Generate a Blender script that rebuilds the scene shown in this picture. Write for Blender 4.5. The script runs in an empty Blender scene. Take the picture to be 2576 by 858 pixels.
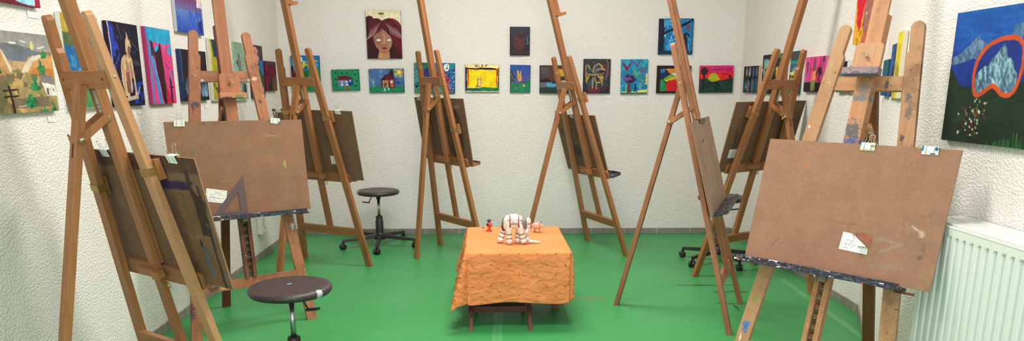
import bpy, bmesh, math, random
import numpy as np
from mathutils import Vector, Matrix, noise as mnoise

C = bpy.context.scene.collection
PI = math.pi
rnd = random.Random(7)

# ------------------------------------------------------------------ helpers
def lin(c):
    return tuple(x / 12.92 if x <= .04045 else ((x + .055) / 1.055) ** 2.4 for x in c)

def rgb(r, g, b):
    return lin((r / 255, g / 255, b / 255))

class MB:
    """collects faces for ONE mesh"""
    def __init__(s):
        s.v = []; s.f = []; s.m = []; s.sm = []
    def add(s, vs, fs, mat=0, smooth=False):
        o = len(s.v)
        s.v += [tuple(v) for v in vs]
        for f in fs:
            s.f.append([i + o for i in f]); s.m.append(mat); s.sm.append(smooth)
        return s
    def box(s, x0, x1, y0, y1, z0, z1, mat=0):
        v = [(x, y, z) for z in (z0, z1) for y in (y0, y1) for x in (x0, x1)]
        return s.add(v, [(0, 2, 3, 1), (4, 5, 7, 6), (0, 1, 5, 4), (2, 6, 7, 3), (0, 4, 6, 2), (1, 3, 7, 5)], mat)
    def prism(s, poly, fr, t0, t1, mat=0):
        """poly in 2D, fr = (origin, ex, ey, en); extruded from t0 to t1 along en"""
        o, ex, ey, en = [Vector(q) for q in fr]
        n = len(poly)
        v = [o + ex * a + ey * b + en * t0 for a, b in poly] + [o + ex * a + ey * b + en * t1 for a, b in poly]
        f = [list(range(n))[::-1], list(range(n, 2 * n))] + [(i, (i + 1) % n, n + (i + 1) % n, n + i) for i in range(n)]
        return s.add(v, f, mat)
    def beam(s, p0, p1, w, t, up=(1, 0, 0), rnd0=0, rnd1=0, mat=0, seg=5):
        """board from p0 to p1, w wide along 'up', t thick; optional rounded ends"""
        p0, p1 = Vector(p0), Vector(p1)
        d = p1 - p0; L = d.length; d.normalize()
        u = Vector(up); u = (u - d * u.dot(d)).normalized(); n = d.cross(u)
        h = w / 2; poly = []
        if rnd0:
            r = min(rnd0, h)
            poly += [(-h + r - r * math.sin(a) if False else -h + r - r * math.cos(a), r - r * math.sin(a)) for a in [PI / 2 * i / seg for i in range(seg + 1)]]
            poly += [(h - r + r * math.sin(a), r - r * math.cos(a)) for a in [PI / 2 * i / seg for i in range(seg + 1)]]
        else:
            poly += [(-h, 0), (h, 0)]
        if rnd1:
            r = min(rnd1, h)
            poly += [(h - r + r * math.cos(a), L - r + r * math.sin(a)) for a in [PI / 2 * i / seg for i in range(seg + 1)]]
            poly += [(-h + r - r * math.sin(a), L - r + r * math.cos(a)) for a in [PI / 2 * i / seg for i in range(seg + 1)]]
        else:
            poly += [(h, L), (-h, L)]
        return s.prism(poly, (p0, u, d, n), -t / 2, t / 2, mat)
    def lathe(s, prof, fr=((0, 0, 0), (1, 0, 0), (0, 1, 0), (0, 0, 1)), n=24, mat=0, smooth=True, cap=True):
        o, ex, ey, ez = [Vector(q) for q in fr]
        v = []
        for r, z in prof:
            for k in range(n):
                a = 2 * PI * k / n
                v.append(o + ex * (r * math.cos(a)) + ey * (r * math.sin(a)) + ez * z)
        f = []
        for i in range(len(prof) - 1):
            for k in range(n):
                k2 = (k + 1) % n
                f.append((i * n + k, i * n + k2, (i + 1) * n + k2, (i + 1) * n + k))
        b = len(s.v)
        s.add(v, f, mat, smooth)
        if cap:
            s.f.append([b + k for k in range(n)][::-1]); s.m.append(mat); s.sm.append(False)
            e = b + (len(prof) - 1) * n
            s.f.append([e + k for k in range(n)]); s.m.append(mat); s.sm.append(False)
        return s
    def tube(s, pts, r, n=8, mat=0, closed=False):
        pts = [Vector(p) for p in pts]
        rs = r if isinstance(r, (list, tuple)) else [r] * len(pts)
        N = len(pts); v = []; prev = None
        for i, p in enumerate(pts):
            a = pts[(i - 1) % N] if (i > 0 or closed) else p
            b = pts[(i + 1) % N] if (i < N - 1 or closed) else p
            d = (b - a).normalized()
            if prev is None:
                u = d.orthogonal().normalized()
            else:
                u = (prev - d * prev.dot(d)).normalized()
            prev = u; w = d.cross(u)
            for k in range(n):
                t = 2 * PI * k / n
                v.append(p + u * (rs[i] * math.cos(t)) + w * (rs[i] * math.sin(t)))
        f = []
        for i in range(N if closed else N - 1):
            j = (i + 1) % N
            for k in range(n):
                f.append((i * n + k, i * n + (k + 1) % n, j * n + (k + 1) % n, j * n + k))
        if not closed:
            f.append(list(range(n))[::-1]); f.append([(N - 1) * n + k for k in range(n)])
        return s.add(v, f, mat, True)
    def ball(s, c, r, n=14, mat=0):
        rx, ry, rz = r if isinstance(r, (tuple, list)) else (r, r, r)
        v = []; f = []
        for i in range(n + 1):
            a = PI * i / n
            for k in range(2 * n):
                b = PI * k / n
                v.append((c[0] + rx * math.sin(a) * math.cos(b), c[1] + ry * math.sin(a) * math.sin(b), c[2] + rz * math.cos(a)))
        for i in range(n):
            for k in range(2 * n):
                k2 = (k + 1) % (2 * n)
                f.append((i * 2 * n + k, (i + 1) * 2 * n + k, (i + 1) * 2 * n + k2, i * 2 * n + k2))
        return s.add(v, f, mat, True)
    def build(s, name, mats, parent=None, bevel=0, fix=True):
        me = bpy.data.meshes.new(name)
        me.from_pydata(s.v, [], s.f); me.validate()
        if not isinstance(mats, (list, tuple)): mats = [mats]
        for m in mats: me.materials.append(m)
        if len(me.polygons) == len(s.f):
            me.polygons.foreach_set('material_index', s.m)
            me.polygons.foreach_set('use_smooth', s.sm)
        if fix:
            bm = bmesh.new(); bm.from_mesh(me)
            bmesh.ops.remove_doubles(bm, verts=bm.verts, dist=1e-6)
            bmesh.ops.recalc_face_normals(bm, faces=bm.faces); bm.to_mesh(me); bm.free()
        o = bpy.data.objects.new(name, me); C.objects.link(o)
        if parent: o.parent = parent
        if bevel:
            b = o.modifiers.new('edge', 'BEVEL'); b.width = bevel; b.segments = 2; b.limit_method = 'ANGLE'; b.angle_limit = .6
        return o

def tag(o, label, cat, group=None):
    o['label'] = label; o['category'] = cat
    if group: o['group'] = group
    return o
def struct(o):
    o['kind'] = 'structure'; return o
def thing(name, label, cat, loc=(0, 0, 0), rz=0, group=None):
    o = bpy.data.objects.new(name, None); C.objects.link(o)
    o.empty_display_size = .05
    o.location = loc; o.rotation_euler = (0, 0, rz)
    return tag(o, label, cat, group)
def dup(root, loc, rz, label):
    """copy of a thing with copies of its parts and their sub-parts"""
    r = root.copy(); C.objects.link(r); r.location = loc; r.rotation_euler = (0, 0, rz); r['label'] = label
    for ch in list(root.children):
        c = ch.copy(); C.objects.link(c); c.parent = r
        for g in ch.children:
            d = g.copy(); C.objects.link(d); d.parent = c
    return r

# ------------------------------------------------------------------ materials
def new_mat(name):
    m = bpy.data.materials.new(name); m.use_nodes = True
    nt = m.node_tree; b = nt.nodes['Principled BSDF']
    return m, nt, b
class G:
    """tiny node-graph writer"""
    def __init__(s, nt): s.nt = nt
    def n(s, t, **kw):
        q = s.nt.nodes.new(t)
        for k, v in kw.items():
            if k in q.inputs.keys() if hasattr(q.inputs, 'keys') else False: pass
            if hasattr(q, k): setattr(q, k, v)
        return q
    def L(s, a, b): s.nt.links.new(a, b)
    def coord(s, kind='Object', scale=(1, 1, 1), rot=(0, 0, 0), loc=(0, 0, 0)):
        tc = s.n('ShaderNodeTexCoord'); mp = s.n('ShaderNodeMapping')
        mp.inputs['Scale'].default_value = scale; mp.inputs['Rotation'].default_value = rot; mp.inputs['Location'].default_value = loc
        s.L(tc.outputs[kind], mp.inputs[0]); return mp.outputs[0]
    def noise(s, vec, scale=5, detail=3, rough=.55, dist=0, out='Fac'):
        q = s.n('ShaderNodeTexNoise'); q.inputs['Scale'].default_value = scale; q.inputs['Detail'].default_value = detail
        q.inputs['Roughness'].default_value = rough; q.inputs['Distortion'].default_value = dist
        s.L(vec, q.inputs['Vector']); return q.outputs[out]
    def ramp(s, fac, stops, const=False):
        q = s.n('ShaderNodeValToRGB'); e = q.color_ramp.elements
        if const: q.color_ramp.interpolation = 'CONSTANT'
        while len(e) < len(stops): e.new(.5)
        for i, (p, c) in enumerate(stops):
            e[i].position = p; e[i].color = (*c, 1) if len(c) == 3 else c
        s.L(fac, q.inputs[0]); return q.outputs[0]
    def math(s, op, a, b=None, clamp=False):
        q = s.n('ShaderNodeMath'); q.operation = op; q.use_clamp = clamp
        for i, x in enumerate((a, b)):
            if x is None: continue
            if isinstance(x, (int, float)): q.inputs[i].default_value = x
            else: s.L(x, q.inputs[i])
        return q.outputs[0]
    def mix(s, fac, a, b, mode='MIX'):
        q = s.n('ShaderNodeMix'); q.data_type = 'RGBA'; q.blend_type = mode
        for i, x in ((0, fac), (6, a), (7, b)):
            if isinstance(x, (int, float)): q.inputs[i].default_value = x
            elif isinstance(x, tuple): q.inputs[i].default_value = (*x, 1)
            else: s.L(x, q.inputs[i])
        return q.outputs[2]
    def bump(s, h, strength, dist, b):
        q = s.n('ShaderNodeBump'); q.inputs['Strength'].default_value = strength; q.inputs['Distance'].default_value = dist
        s.L(h, q.inputs['Height']); s.L(q.outputs[0], b.inputs['Normal'])
    def blob(s, vec, c, r, wob=.35, wscale=30, rag=False):
        """mask of an irregular dab of paint around c with radii r"""
        a = s.n('ShaderNodeVectorMath'); a.operation = 'SUBTRACT'; s.L(vec, a.inputs[0]); a.inputs[1].default_value = c
        d = s.n('ShaderNodeVectorMath'); d.operation = 'DIVIDE'; s.L(a.outputs[0], d.inputs[0]); d.inputs[1].default_value = r
        l = s.n('ShaderNodeVectorMath'); l.operation = 'LENGTH'; s.L(d.outputs[0], l.inputs[0])
        nz = s.noise(vec, wscale, 3)
        t = s.math('ADD', l.outputs['Value'], s.math('MULTIPLY', s.math('SUBTRACT', nz, .5), wob * 3))
        if not rag: return s.math('LESS_THAN', t, 1.0)
        n2 = s.noise(vec, 140, 4, .65)
        t = s.math('ADD', t, s.math('MULTIPLY', s.math('SUBTRACT', n2, .5), 2.2))
        return s.math('MULTIPLY', s.ramp(t, [(.62, (1, 1, 1)), (.95, (0, 0, 0))]), .85)

def plain(name, c, rough=.5, metal=0, spec=.5, bump=None, var=0, vscale=8):
    m, nt, b = new_mat(name); g = G(nt)
    b.inputs['Base Color'].default_value = (*c, 1); b.inputs['Roughness'].default_value = rough
    b.inputs['Metallic'].default_value = metal; b.inputs['Specular IOR Level'].default_value = spec
    if var or bump:
        v = g.coord()
        if var:
            nz = g.noise(v, vscale, 4)
            g.L(g.ramp(nz, [(.25, tuple(x * (1 - var) for x in c)), (.75, tuple(min(1, x * (1 + var)) for x in c))]), b.inputs['Base Color'])
        if bump: g.bump(g.noise(v, bump[0], 4), bump[1], bump[2], b)
    return m

def wood(name, dark, light, rough=.45, axis='Z', splat=0, blobs=(), stain=0, scol=None):
    m, nt, b = new_mat(name); g = G(nt)
    sc = {'Z': (38, 38, 1.6), 'X': (1.6, 38, 38)}[axis]
    grain = g.noise(g.coord(scale=sc), 1, 5, .6, .6)
    raw = g.coord(); big = g.noise(raw, 3.2, 3)
    mean = tuple((a + c) / 2 for a, c in zip(dark, light))
    col = g.ramp(g.math('ADD', g.math('MULTIPLY', grain, .65), g.math('MULTIPLY', big, .35)),
                 [(.28, dark), (.5, mean), (.74, light)])
    info = g.n('ShaderNodeObjectInfo')
    hv = g.n('ShaderNodeHueSaturation'); g.L(col, hv.inputs['Color'])
    g.L(g.math('ADD', g.math('MULTIPLY', info.outputs['Random'], .18), .92), hv.inputs['Value'])
    col = hv.outputs[0]
    pore = g.noise(g.coord(scale=(sc[0] * 3, sc[1] * 3, sc[2] * 6)), 1, 2)
    col = g.mix(g.math('MULTIPLY', g.math('GREATER_THAN', pore, .66), .22), col, tuple(x * .45 for x in dark))
    if stain:
        st = g.noise(raw, 9, 5, .65)
        col = g.mix(g.math('MULTIPLY', g.ramp(st, [(.52, (0, 0, 0)), (.66, (1, 1, 1))]), stain), col, tuple(x * .35 for x in dark))
    if splat:
        sp = g.noise(g.coord(scale=(1, 1, .6)), 150, 2, .5); pick = g.noise(raw, 23, 1)
        cols = scol or [(0, rgb(40, 42, 62)), (.38, rgb(70, 45, 40)), (.47, rgb(205, 198, 188)), (.505, rgb(52, 62, 84)), (.6, rgb(190, 80, 60)), (.66, rgb(205, 170, 90))]
        pc = g.ramp(pick, cols, True)
        area = g.noise(raw, 4.5, 2)
        thr = g.math('SUBTRACT', .805 - .035 * splat, g.math('MULTIPLY', area, .16))
        col = g.mix(g.math('MULTIPLY', g.math('GREATER_THAN', sp, thr), .85), col, pc)
    for c, r, k in blobs:
        col = g.mix(g.blob(raw, c, tuple(q * 1.1 for q in r), .4, 45, True), col, k)
    g.L(col, b.inputs['Base Color'])
    b.inputs['Roughness'].default_value = rough; b.inputs['Specular IOR Level'].default_value = .3
    g.bump(grain, .12, .002, b)
    return m

def attr_mat(name, rough=.55, fib=0, bump=.25, bscale=260, spec=.3):
    """base colour painted per point in the attribute 'paint'"""
    m, nt, b = new_mat(name); g = G(nt)
    a = g.n('ShaderNodeAttribute'); a.attribute_name = 'paint'
    v = g.coord(); col = a.outputs['Color']
    if fib:
        f1 = g.noise(v, 130, 4, .7, 1.5); f2 = g.noise(v, 9, 3)
        t = g.math('ADD', g.math('MULTIPLY', f1, .7), g.math('MULTIPLY', f2, .3))
        col = g.mix(1.0, col, g.ramp(t, [(.3, (1 - fib,) * 3), (.7, (1 + fib * .0 + fib * .6,) * 3)]), 'MULTIPLY')
    g.L(col, b.inputs['Base Color']); b.inputs['Roughness'].default_value = rough; b.inputs['Specular IOR Level'].default_value = spec
    g.bump(g.noise(v, bscale, 4, .6), bump, .001, b)
    return m

def wall_mat(name, col):
    m, nt, b = new_mat(name); g = G(nt)
    v = g.coord(); 
    n1 = g.noise(g.coord(scale=(1, 1, 1.35), rot=(0, .5, 0)), 82, 2, .5, .35); n2 = g.noise(v, 30, 2, .5, .3)
    h = g.math('ADD', g.ramp(n1, [(.38, (0, 0, 0)), (.62, (1, 1, 1))]), g.math('MULTIPLY', n2, .5))
    big = g.noise(v, 1.3, 4)
    c1 = g.ramp(big, [(.3, tuple(x * .965 for x in col)), (.7, col)])
    g.L(c1, b.inputs['Base Color']); b.inputs['Roughness'].default_value = .85; b.inputs['Specular IOR Level'].default_value = .15
    g.bump(h, .55, .0042, b)
    return m

def floor_mat():
    m, nt, b = new_mat('green_linoleum'); g = G(nt)
    v = g.coord()
    base = rgb(44, 142, 66)
    big = g.noise(v, 1.1, 4); fine = g.noise(v, 220, 2)
    col = g.ramp(g.math('ADD', g.math('MULTIPLY', big, .6), g.math('MULTIPLY', fine, .4)), [(.3, rgb(50, 135, 73)), (.7, rgb(64, 149, 87))])
    scr = g.noise(g.coord(scale=(2.2, 14, 1)), 1.6, 6, .62, 1.2)
    col = g.mix(g.math('MULTIPLY', g.ramp(scr, [(.60, (0, 0, 0)), (.72, (1, 1, 1))]), .25), col, rgb(80, 168, 104))
    sc2 = g.noise(g.coord(scale=(7, 22, 1), rot=(0, 0, .25)), 1.3, 4, .6, .8)
    col = g.mix(g.math('MULTIPLY', g.math('GREATER_THAN', sc2, .69), .75), col, rgb(22, 66, 40))
    sp = g.noise(v, 38, 2)
    col = g.mix(g.math('MULTIPLY', g.math('GREATER_THAN', sp, .80), .5), col, rgb(150, 190, 150))
    # scrape marks on the right and a dull stain beside the table
    for c, r, k, f in (((.50, 4.46, 0), (.09, .05, 1), rgb(104, 120, 66), .5), ((1.30, 4.78, 0), (.20, .02, 1), rgb(20, 70, 42), .7), ((1.42, 4.62, 0), (.12, .03, 1), rgb(22, 74, 44), .6),
                       ((1.33, 4.35, 0), (.07, .012, 1), rgb(18, 66, 40), .7), ((1.36, 4.28, 0), (.012, .07, 1), rgb(18, 66, 40), .7)):
        col = g.mix(g.math('MULTIPLY', g.blob(v, c, r, .8, 26), f), col, k)
    g.L(col, b.inputs['Base Color'])
    b.inputs['Roughness'].default_value = .42; b.inputs['Specular IOR Level'].default_value = .35
    g.bump(g.noise(v, 60, 4), .05, .002, b)
    return m

def tile_mat(axis):
    m, nt, b = new_mat('grey_skirting_tile_' + axis); g = G(nt)
    v = g.coord()
    sep = g.n('ShaderNodeSeparateXYZ'); g.L(v, sep.inputs[0])
    fr = g.math('FRACT', g.math('DIVIDE', sep.outputs[0], .30))
    joint = g.math('LESS_THAN', fr, .014)
    nz = g.noise(v, 30, 4)
    col = g.ramp(nz, [(.3, rgb(122, 117, 110)), (.7, rgb(142, 137, 130))])
    col = g.mix(joint, col, rgb(196, 190, 180))
    g.L(col, b.inputs['Base Color']); b.inputs['Roughness'].default_value = .45
    return m

def cloth_mat():
    m, nt, b = new_mat('orange_cotton'); g = G(nt)
    uvn = g.n('ShaderNodeUVMap'); uvn.uv_map = 'cloth'
    sep = g.n('ShaderNodeSeparateXYZ'); g.L(uvn.outputs[0], sep.inputs[0])
    U, V = sep.outputs[0], sep.outputs[1]
    P = .058
    row = g.math('FLOOR', g.math('DIVIDE', V, P))
    odd = g.math('MODULO', g.math('ABSOLUTE', row), 2.0)
    fu = g.math('SUBTRACT', g.math('FRACT', g.math('ADD', g.math('DIVIDE', U, P * 1.75), g.math('MULTIPLY', odd, .5))), .5)
    fv = g.math('SUBTRACT', g.math('FRACT', g.math('DIVIDE', V, P)), .5)
    fu = g.math('MULTIPLY', fu, 1.75)
    r = g.math('SQRT', g.math('ADD', g.math('POWER', fu, 2.0), g.math('POWER', fv, 2.0)))
    dot = g.math('LESS_THAN', g.math('ADD', r, g.math('MULTIPLY', g.noise(uvn.outputs[0], 190, 2), .16)), .165)
    v = g.coord()
    halo = g.math('LESS_THAN', g.math('ABSOLUTE', g.math('SUBTRACT', r, .26)), .02)
    big = g.noise(v, 6, 4)
    col = g.ramp(big, [(.3, rgb(214, 129, 77)), (.7, rgb(225, 141, 89))])
    col = g.mix(g.math('MULTIPLY', halo, .25), col, rgb(202, 118, 70))
    col = g.mix(g.math('MULTIPLY', dot, .75), col, rgb(150, 84, 52))
    g.L(col, b.inputs['Base Color']); b.inputs['Roughness'].default_value = .9; b.inputs['Specular IOR Level'].default_value = .1
    # sharp creases: ridges of two stretched noises
    def ridge(sc, rot):
        q = g.noise(g.coord(scale=sc, rot=rot), 1, 3, .5, .9)
        return g.math('SUBTRACT', 1.0, g.math('MULTIPLY', g.math('ABSOLUTE', g.math('SUBTRACT', q, .5)), 5.0), True)
    geo = g.n('ShaderNodeNewGeometry'); sp = g.n('ShaderNodeSeparateXYZ'); g.L(geo.outputs['Normal'], sp.inputs[0])
    hang = g.math('SUBTRACT', 1.0, g.math('MULTIPLY', g.math('ABSOLUTE', sp.outputs[2]), .8))
    rr = g.math('ADD', g.math('ADD', ridge((16, 16, 22), (0, .6, 0)), ridge((24, 24, 13), (0, -.5, .3))), g.math('MULTIPLY', ridge((38, 38, 44), (0, .2, .8)), .5))
    g.bump(g.math('MULTIPLY', rr, hang), .5, .0048, b)
    return m

M = {}
M['wall'] = wall_mat('white_textured_plaster', rgb(229, 224, 220))
M['ceil'] = plain('ceiling_paint', rgb(228, 224, 216), .9)
M['floor'] = floor_mat()
M['tile'] = tile_mat('run')
M['beech'] = wood('oiled_beech', rgb(126, 79, 47), rgb(166, 114, 73), .42)
M['beech_x'] = wood('oiled_beech_cross', rgb(126, 79, 47), rgb(166, 114, 73), .42, 'X')
M['beech_lt'] = wood('pale_beech', rgb(158, 112, 76), rgb(190, 144, 104), .45, splat=.35)
M['worn'] = wood('worn_beech', rgb(140, 84, 54), rgb(172, 120, 84), .5, splat=.3, stain=.25)
M['worn_x'] = wood('worn_beech_cross', rgb(140, 84, 54), rgb(172, 120, 84), .5, 'X', splat=.3, stain=.25)
M['slot'] = plain('slot_shade_and_screw', rgb(58, 32, 22), .8)
M['steel'] = plain('zinc_steel', rgb(190, 188, 180), .35, .9)
M['brass'] = plain('brass_plate', rgb(172, 140, 82), .4, .8, var=.15)
M['bolt'] = plain('bright_bolt', rgb(222, 214, 196), .2, 1)
M['board'] = attr_mat('hardboard', .75, .26, .15, 180, .15)
M['paint'] = attr_mat('dried_paint', .6, 0, .22, 150, .16)
M['paper'] = attr_mat('printed_paper', .8, 0, .02)
M['clip'] = plain('white_clip_metal', rgb(228, 232, 230), .35, 0, .5)
M['ruler'] = plain('smoky_plastic', rgb(92, 76, 78), .25)
M['black'] = plain('black_plastic', rgb(34, 32, 33), .45, 0, .45, (180, .15, .001))
M['chrome'] = plain('chrome_tube', rgb(168, 170, 168), .24, 1)
M['darkwood'] = wood('dark_stained_wood', rgb(58, 28, 22), rgb(112, 66, 52), .55, 'X')
M['darkwood_z'] = wood('dark_stained_wood_upright', rgb(70, 36, 28), rgb(128, 82, 66), .55, 'Z')
M['rad'] = plain('radiator_enamel', rgb(216, 221, 217), .35, 0, .5)
M['rad_top'] = plain('radiator_grille', rgb(222, 224, 220), .45, 0, .4, var=.05, vscale=18)
M['radslot'] = plain('radiator_recess', rgb(122, 146, 122), .6)
M['socket'] = plain('white_socket_plastic', rgb(222, 222, 214), .35)
M['cloth'] = cloth_mat()

def seat_mat():
    m, nt, b = new_mat('seat_plastic'); g = G(nt); v = g.coord()
    col = g.ramp(g.noise(v, 60, 4), [(.3, rgb(44, 36, 38)), (.7, rgb(66, 54, 55))])
    wear = g.noise(g.coord(scale=(1, 2.2, 1)), 42, 3, .6, 1)
    col = g.mix(g.math('MULTIPLY', g.math('GREATER_THAN', wear, .70), .45), col, rgb(150, 132, 126))
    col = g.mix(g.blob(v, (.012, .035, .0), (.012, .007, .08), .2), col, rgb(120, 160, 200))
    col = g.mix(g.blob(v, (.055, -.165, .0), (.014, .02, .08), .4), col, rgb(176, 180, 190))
    g.L(col, b.inputs['Base Color']); b.inputs['Roughness'].default_value = .42
    g.bump(g.noise(v, 150, 3), .25, .002, b)
    return m
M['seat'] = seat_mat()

def tray_mat():
    m, nt, b = new_mat('paint_caked_tray'); g = G(nt)
    v = g.coord(scale=(1, 1.4, 2.2))
    pick = g.noise(v, 34, 5, .7, 1.2)
    col = g.ramp(pick, [(.30, rgb(18, 17, 19)), (.47, rgb(34, 31, 36)), (.52, rgb(44, 46, 66)), (.535, rgb(54, 42, 48)), (.57, rgb(44, 82, 112)), (.60, rgb(60, 52, 58)), (.64, rgb(150, 140, 140)), (.68, rgb(196, 120, 96))])
    p2 = g.noise(g.coord(loc=(3, 1, 2), scale=(1, 1.5, 2)), 36, 3)
    col = g.mix(g.math('GREATER_THAN', p2, .625), col, g.ramp(g.noise(g.coord(loc=(7, 2, 1)), 11, 2), [(.30, rgb(30, 90, 96)), (.42, rgb(170, 44, 84)), (.47, rgb(200, 200, 206)), (.53, rgb(210, 140, 104)), (.58, rgb(40, 60, 110)), (.64, rgb(206, 196, 170))], True))
    g.L(col, b.inputs['Base Color']); b.inputs['Roughness'].default_value = .45
    g.bump(g.noise(v, 60, 4), .5, .003, b)
    return m
M['tray'] = tray_mat()

# ------------------------------------------------------------------ painter: colours of painted sheets, point by point
class Pt:
    def __init__(s, nx, ny, bg, seed=1, warp=.008):
        nx *= 3; ny *= 3
        s.nx, s.ny = nx, ny; s.r = np.random.RandomState(seed); s.asp = ny / nx
        X, Y = np.meshgrid(np.linspace(0, 1, nx), np.linspace(0, 1, ny))
        s.X0, s.Y0 = X, Y
        s.X = X + warp * s.nz(9) + warp * .6 * s.nz(22); s.Y = Y + (warp * s.nz(9) + warp * .6 * s.nz(22)) / s.asp
        s.a = np.zeros((ny, nx, 3)); s.put(np.ones((ny, nx)), bg)
    def nz(s, n):
        gy = max(2, int(n * s.asp)) + 1; g = s.r.rand(gy + 1, n + 2) * 2 - 1
        x = s.X0 * n; y = s.Y0 * (gy - 1); i = x.astype(int); j = y.astype(int); u = x - i; v = y - j
        u = u * u * (3 - 2 * u); v = v * v * (3 - 2 * v)
        return (g[j, i] * (1 - u) + g[j, i + 1] * u) * (1 - v) + (g[j + 1, i] * (1 - u) + g[j + 1, i + 1] * u) * v
    def tex(s):
        if not hasattr(s, 'pool'): s.pool = [.7 * s.nz(12) + .6 * s.nz(30) + .5 * s.nz(75) for _ in range(3)]
        t = s.pool[s.r.randint(3)]
        return t if s.r.rand() < .5 else t[::-1, ::-1]
    def sl(s, x0, x1, y0, y1):
        """index window that surely holds the box, whatever the hand wobble"""
        m = .035
        return (slice(max(0, int((y0 - m / s.asp - m) * s.ny)), max(1, min(s.ny, int((y1 + m / s.asp + m) * s.ny) + 2))),
                slice(max(0, int((x0 - m) * s.nx)), max(1, min(s.nx, int((x1 + m) * s.nx) + 2))))
    def put(s, m, col, var=.10, w=(slice(None), slice(None))):
        c = np.array(col, float) / 255.
        t = 1 + var * s.tex()[w]
        s.a[w] = s.a[w] * (1 - m[..., None]) + np.clip(c[None, None, :] * t[..., None], 0, 1) * m[..., None]
        return s
    def rect(s, x0, y0, x1, y1, col, var=.1):
        w = s.sl(x0, x1, y0, y1); X, Y = s.X[w], s.Y[w]
        return s.put(((X >= x0) & (X <= x1) & (Y >= y0) & (Y <= y1)) * 1., col, var, w)
    def ell(s, cx, cy, rx, ry, col, rot=0, var=.1):
        q_ = max(rx, ry * s.asp); w = s.sl(cx - q_, cx + q_, cy - q_ / s.asp, cy + q_ / s.asp)
        dx = s.X[w] - cx; dy = (s.Y[w] - cy) * s.asp
        c, q = math.cos(rot), math.sin(rot); u = dx * c + dy * q; v = -dx * q + dy * c
        return s.put((((u / rx) ** 2 + (v / (ry * s.asp)) ** 2) <= 1) * 1., col, var, w)
    def poly(s, pts, col, var=.1):
        w = s.sl(min(p[0] for p in pts), max(p[0] for p in pts), min(p[1] for p in pts), max(p[1] for p in pts)); X, Y = s.X[w], s.Y[w]
        ins = np.zeros(X.shape, bool); n = len(pts)
        for i in range(n):
            (x1, y1), (x2, y2) = pts[i], pts[(i + 1) % n]
            if y1 == y2: continue
            ins ^= ((y1 > Y) != (y2 > Y)) & (X < (x2 - x1) * (Y - y1) / (y2 - y1) + x1)
        return s.put(ins * 1., col, var, w)
    def line(s, pts, wd, col, var=.1, al=1.):
        w = s.sl(min(p[0] for p in pts) - wd, max(p[0] for p in pts) + wd, min(p[1] for p in pts) - wd, max(p[1] for p in pts) + wd); X, Y = s.X[w], s.Y[w]
        m = np.zeros(X.shape)
        for (x1, y1), (x2, y2) in zip(pts[:-1], pts[1:]):
            dx, dy = x2 - x1, (y2 - y1) * s.asp; L = dx * dx + dy * dy + 1e-9
            px, py = X - x1, (Y - y1) * s.asp
            t = np.clip((px * dx + py * dy) / L, 0, 1)
            d = np.hypot(px - t * dx, py - t * dy); m = np.maximum(m, (d < wd / 2) * 1.)
        return s.put(m * al, col, var, w)
    def grad(s, y0, y1, c0, c1, x0=0, x1=1):
        t = np.clip((s.Y - y0) / (y1 - y0), 0, 1)[..., None]
        c = (np.array(c0) / 255. * (1 - t) + np.array(c1) / 255. * t) * (1 + .07 * s.nz(20) + .05 * s.nz(40))[..., None]
        m = ((s.Y >= y0) & (s.Y <= y1) & (s.X >= x0) & (s.X <= x1)) * 1.
        s.a = s.a * (1 - m[..., None]) + np.clip(c, 0, 1) * m[..., None]; return s
    def dabs(s, box, cols, n, rx, ry, rot=(-.6, .6), var=.12):
        x0, y0, x1, y1 = box
        for _ in range(n):
            k = .6 + .8 * s.r.rand()
            s.ell(x0 + s.r.rand() * (x1 - x0), y0 + s.r.rand() * (y1 - y0), rx * k, ry * k, cols[s.r.randint(len(cols))], rot[0] + s.r.rand() * (rot[1] - rot[0]), var)
        return s
    def patch(s, box, col, n=18, thr=.1, var=.1):
        x0, y0, x1, y1 = box
        return s.put(((s.nz(n) + .5 * s.nz(n * 2) > thr) & (s.X > x0) & (s.X < x1) & (s.Y > y0) & (s.Y < y1)) * 1., col, var)
    def edge(s, w, col):
        m = (s.X0 < w) | (s.X0 > 1 - w) | (s.Y0 < w / s.asp) | (s.Y0 > 1 - w / s.asp)
        return s.put(m * 1., col)

def half(a):
    ny, nx = a.shape[0] // 2 * 2, a.shape[1] // 2 * 2
    a = a[:ny, :nx]; return (a[0::2, 0::2] + a[1::2, 0::2] + a[0::2, 1::2] + a[1::2, 1::2]) / 4

def npl(a):
    a = np.clip(a, 0, 1); return np.where(a <= .04045, a / 12.92, ((a + .055) / 1.055) ** 2.4)

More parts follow.
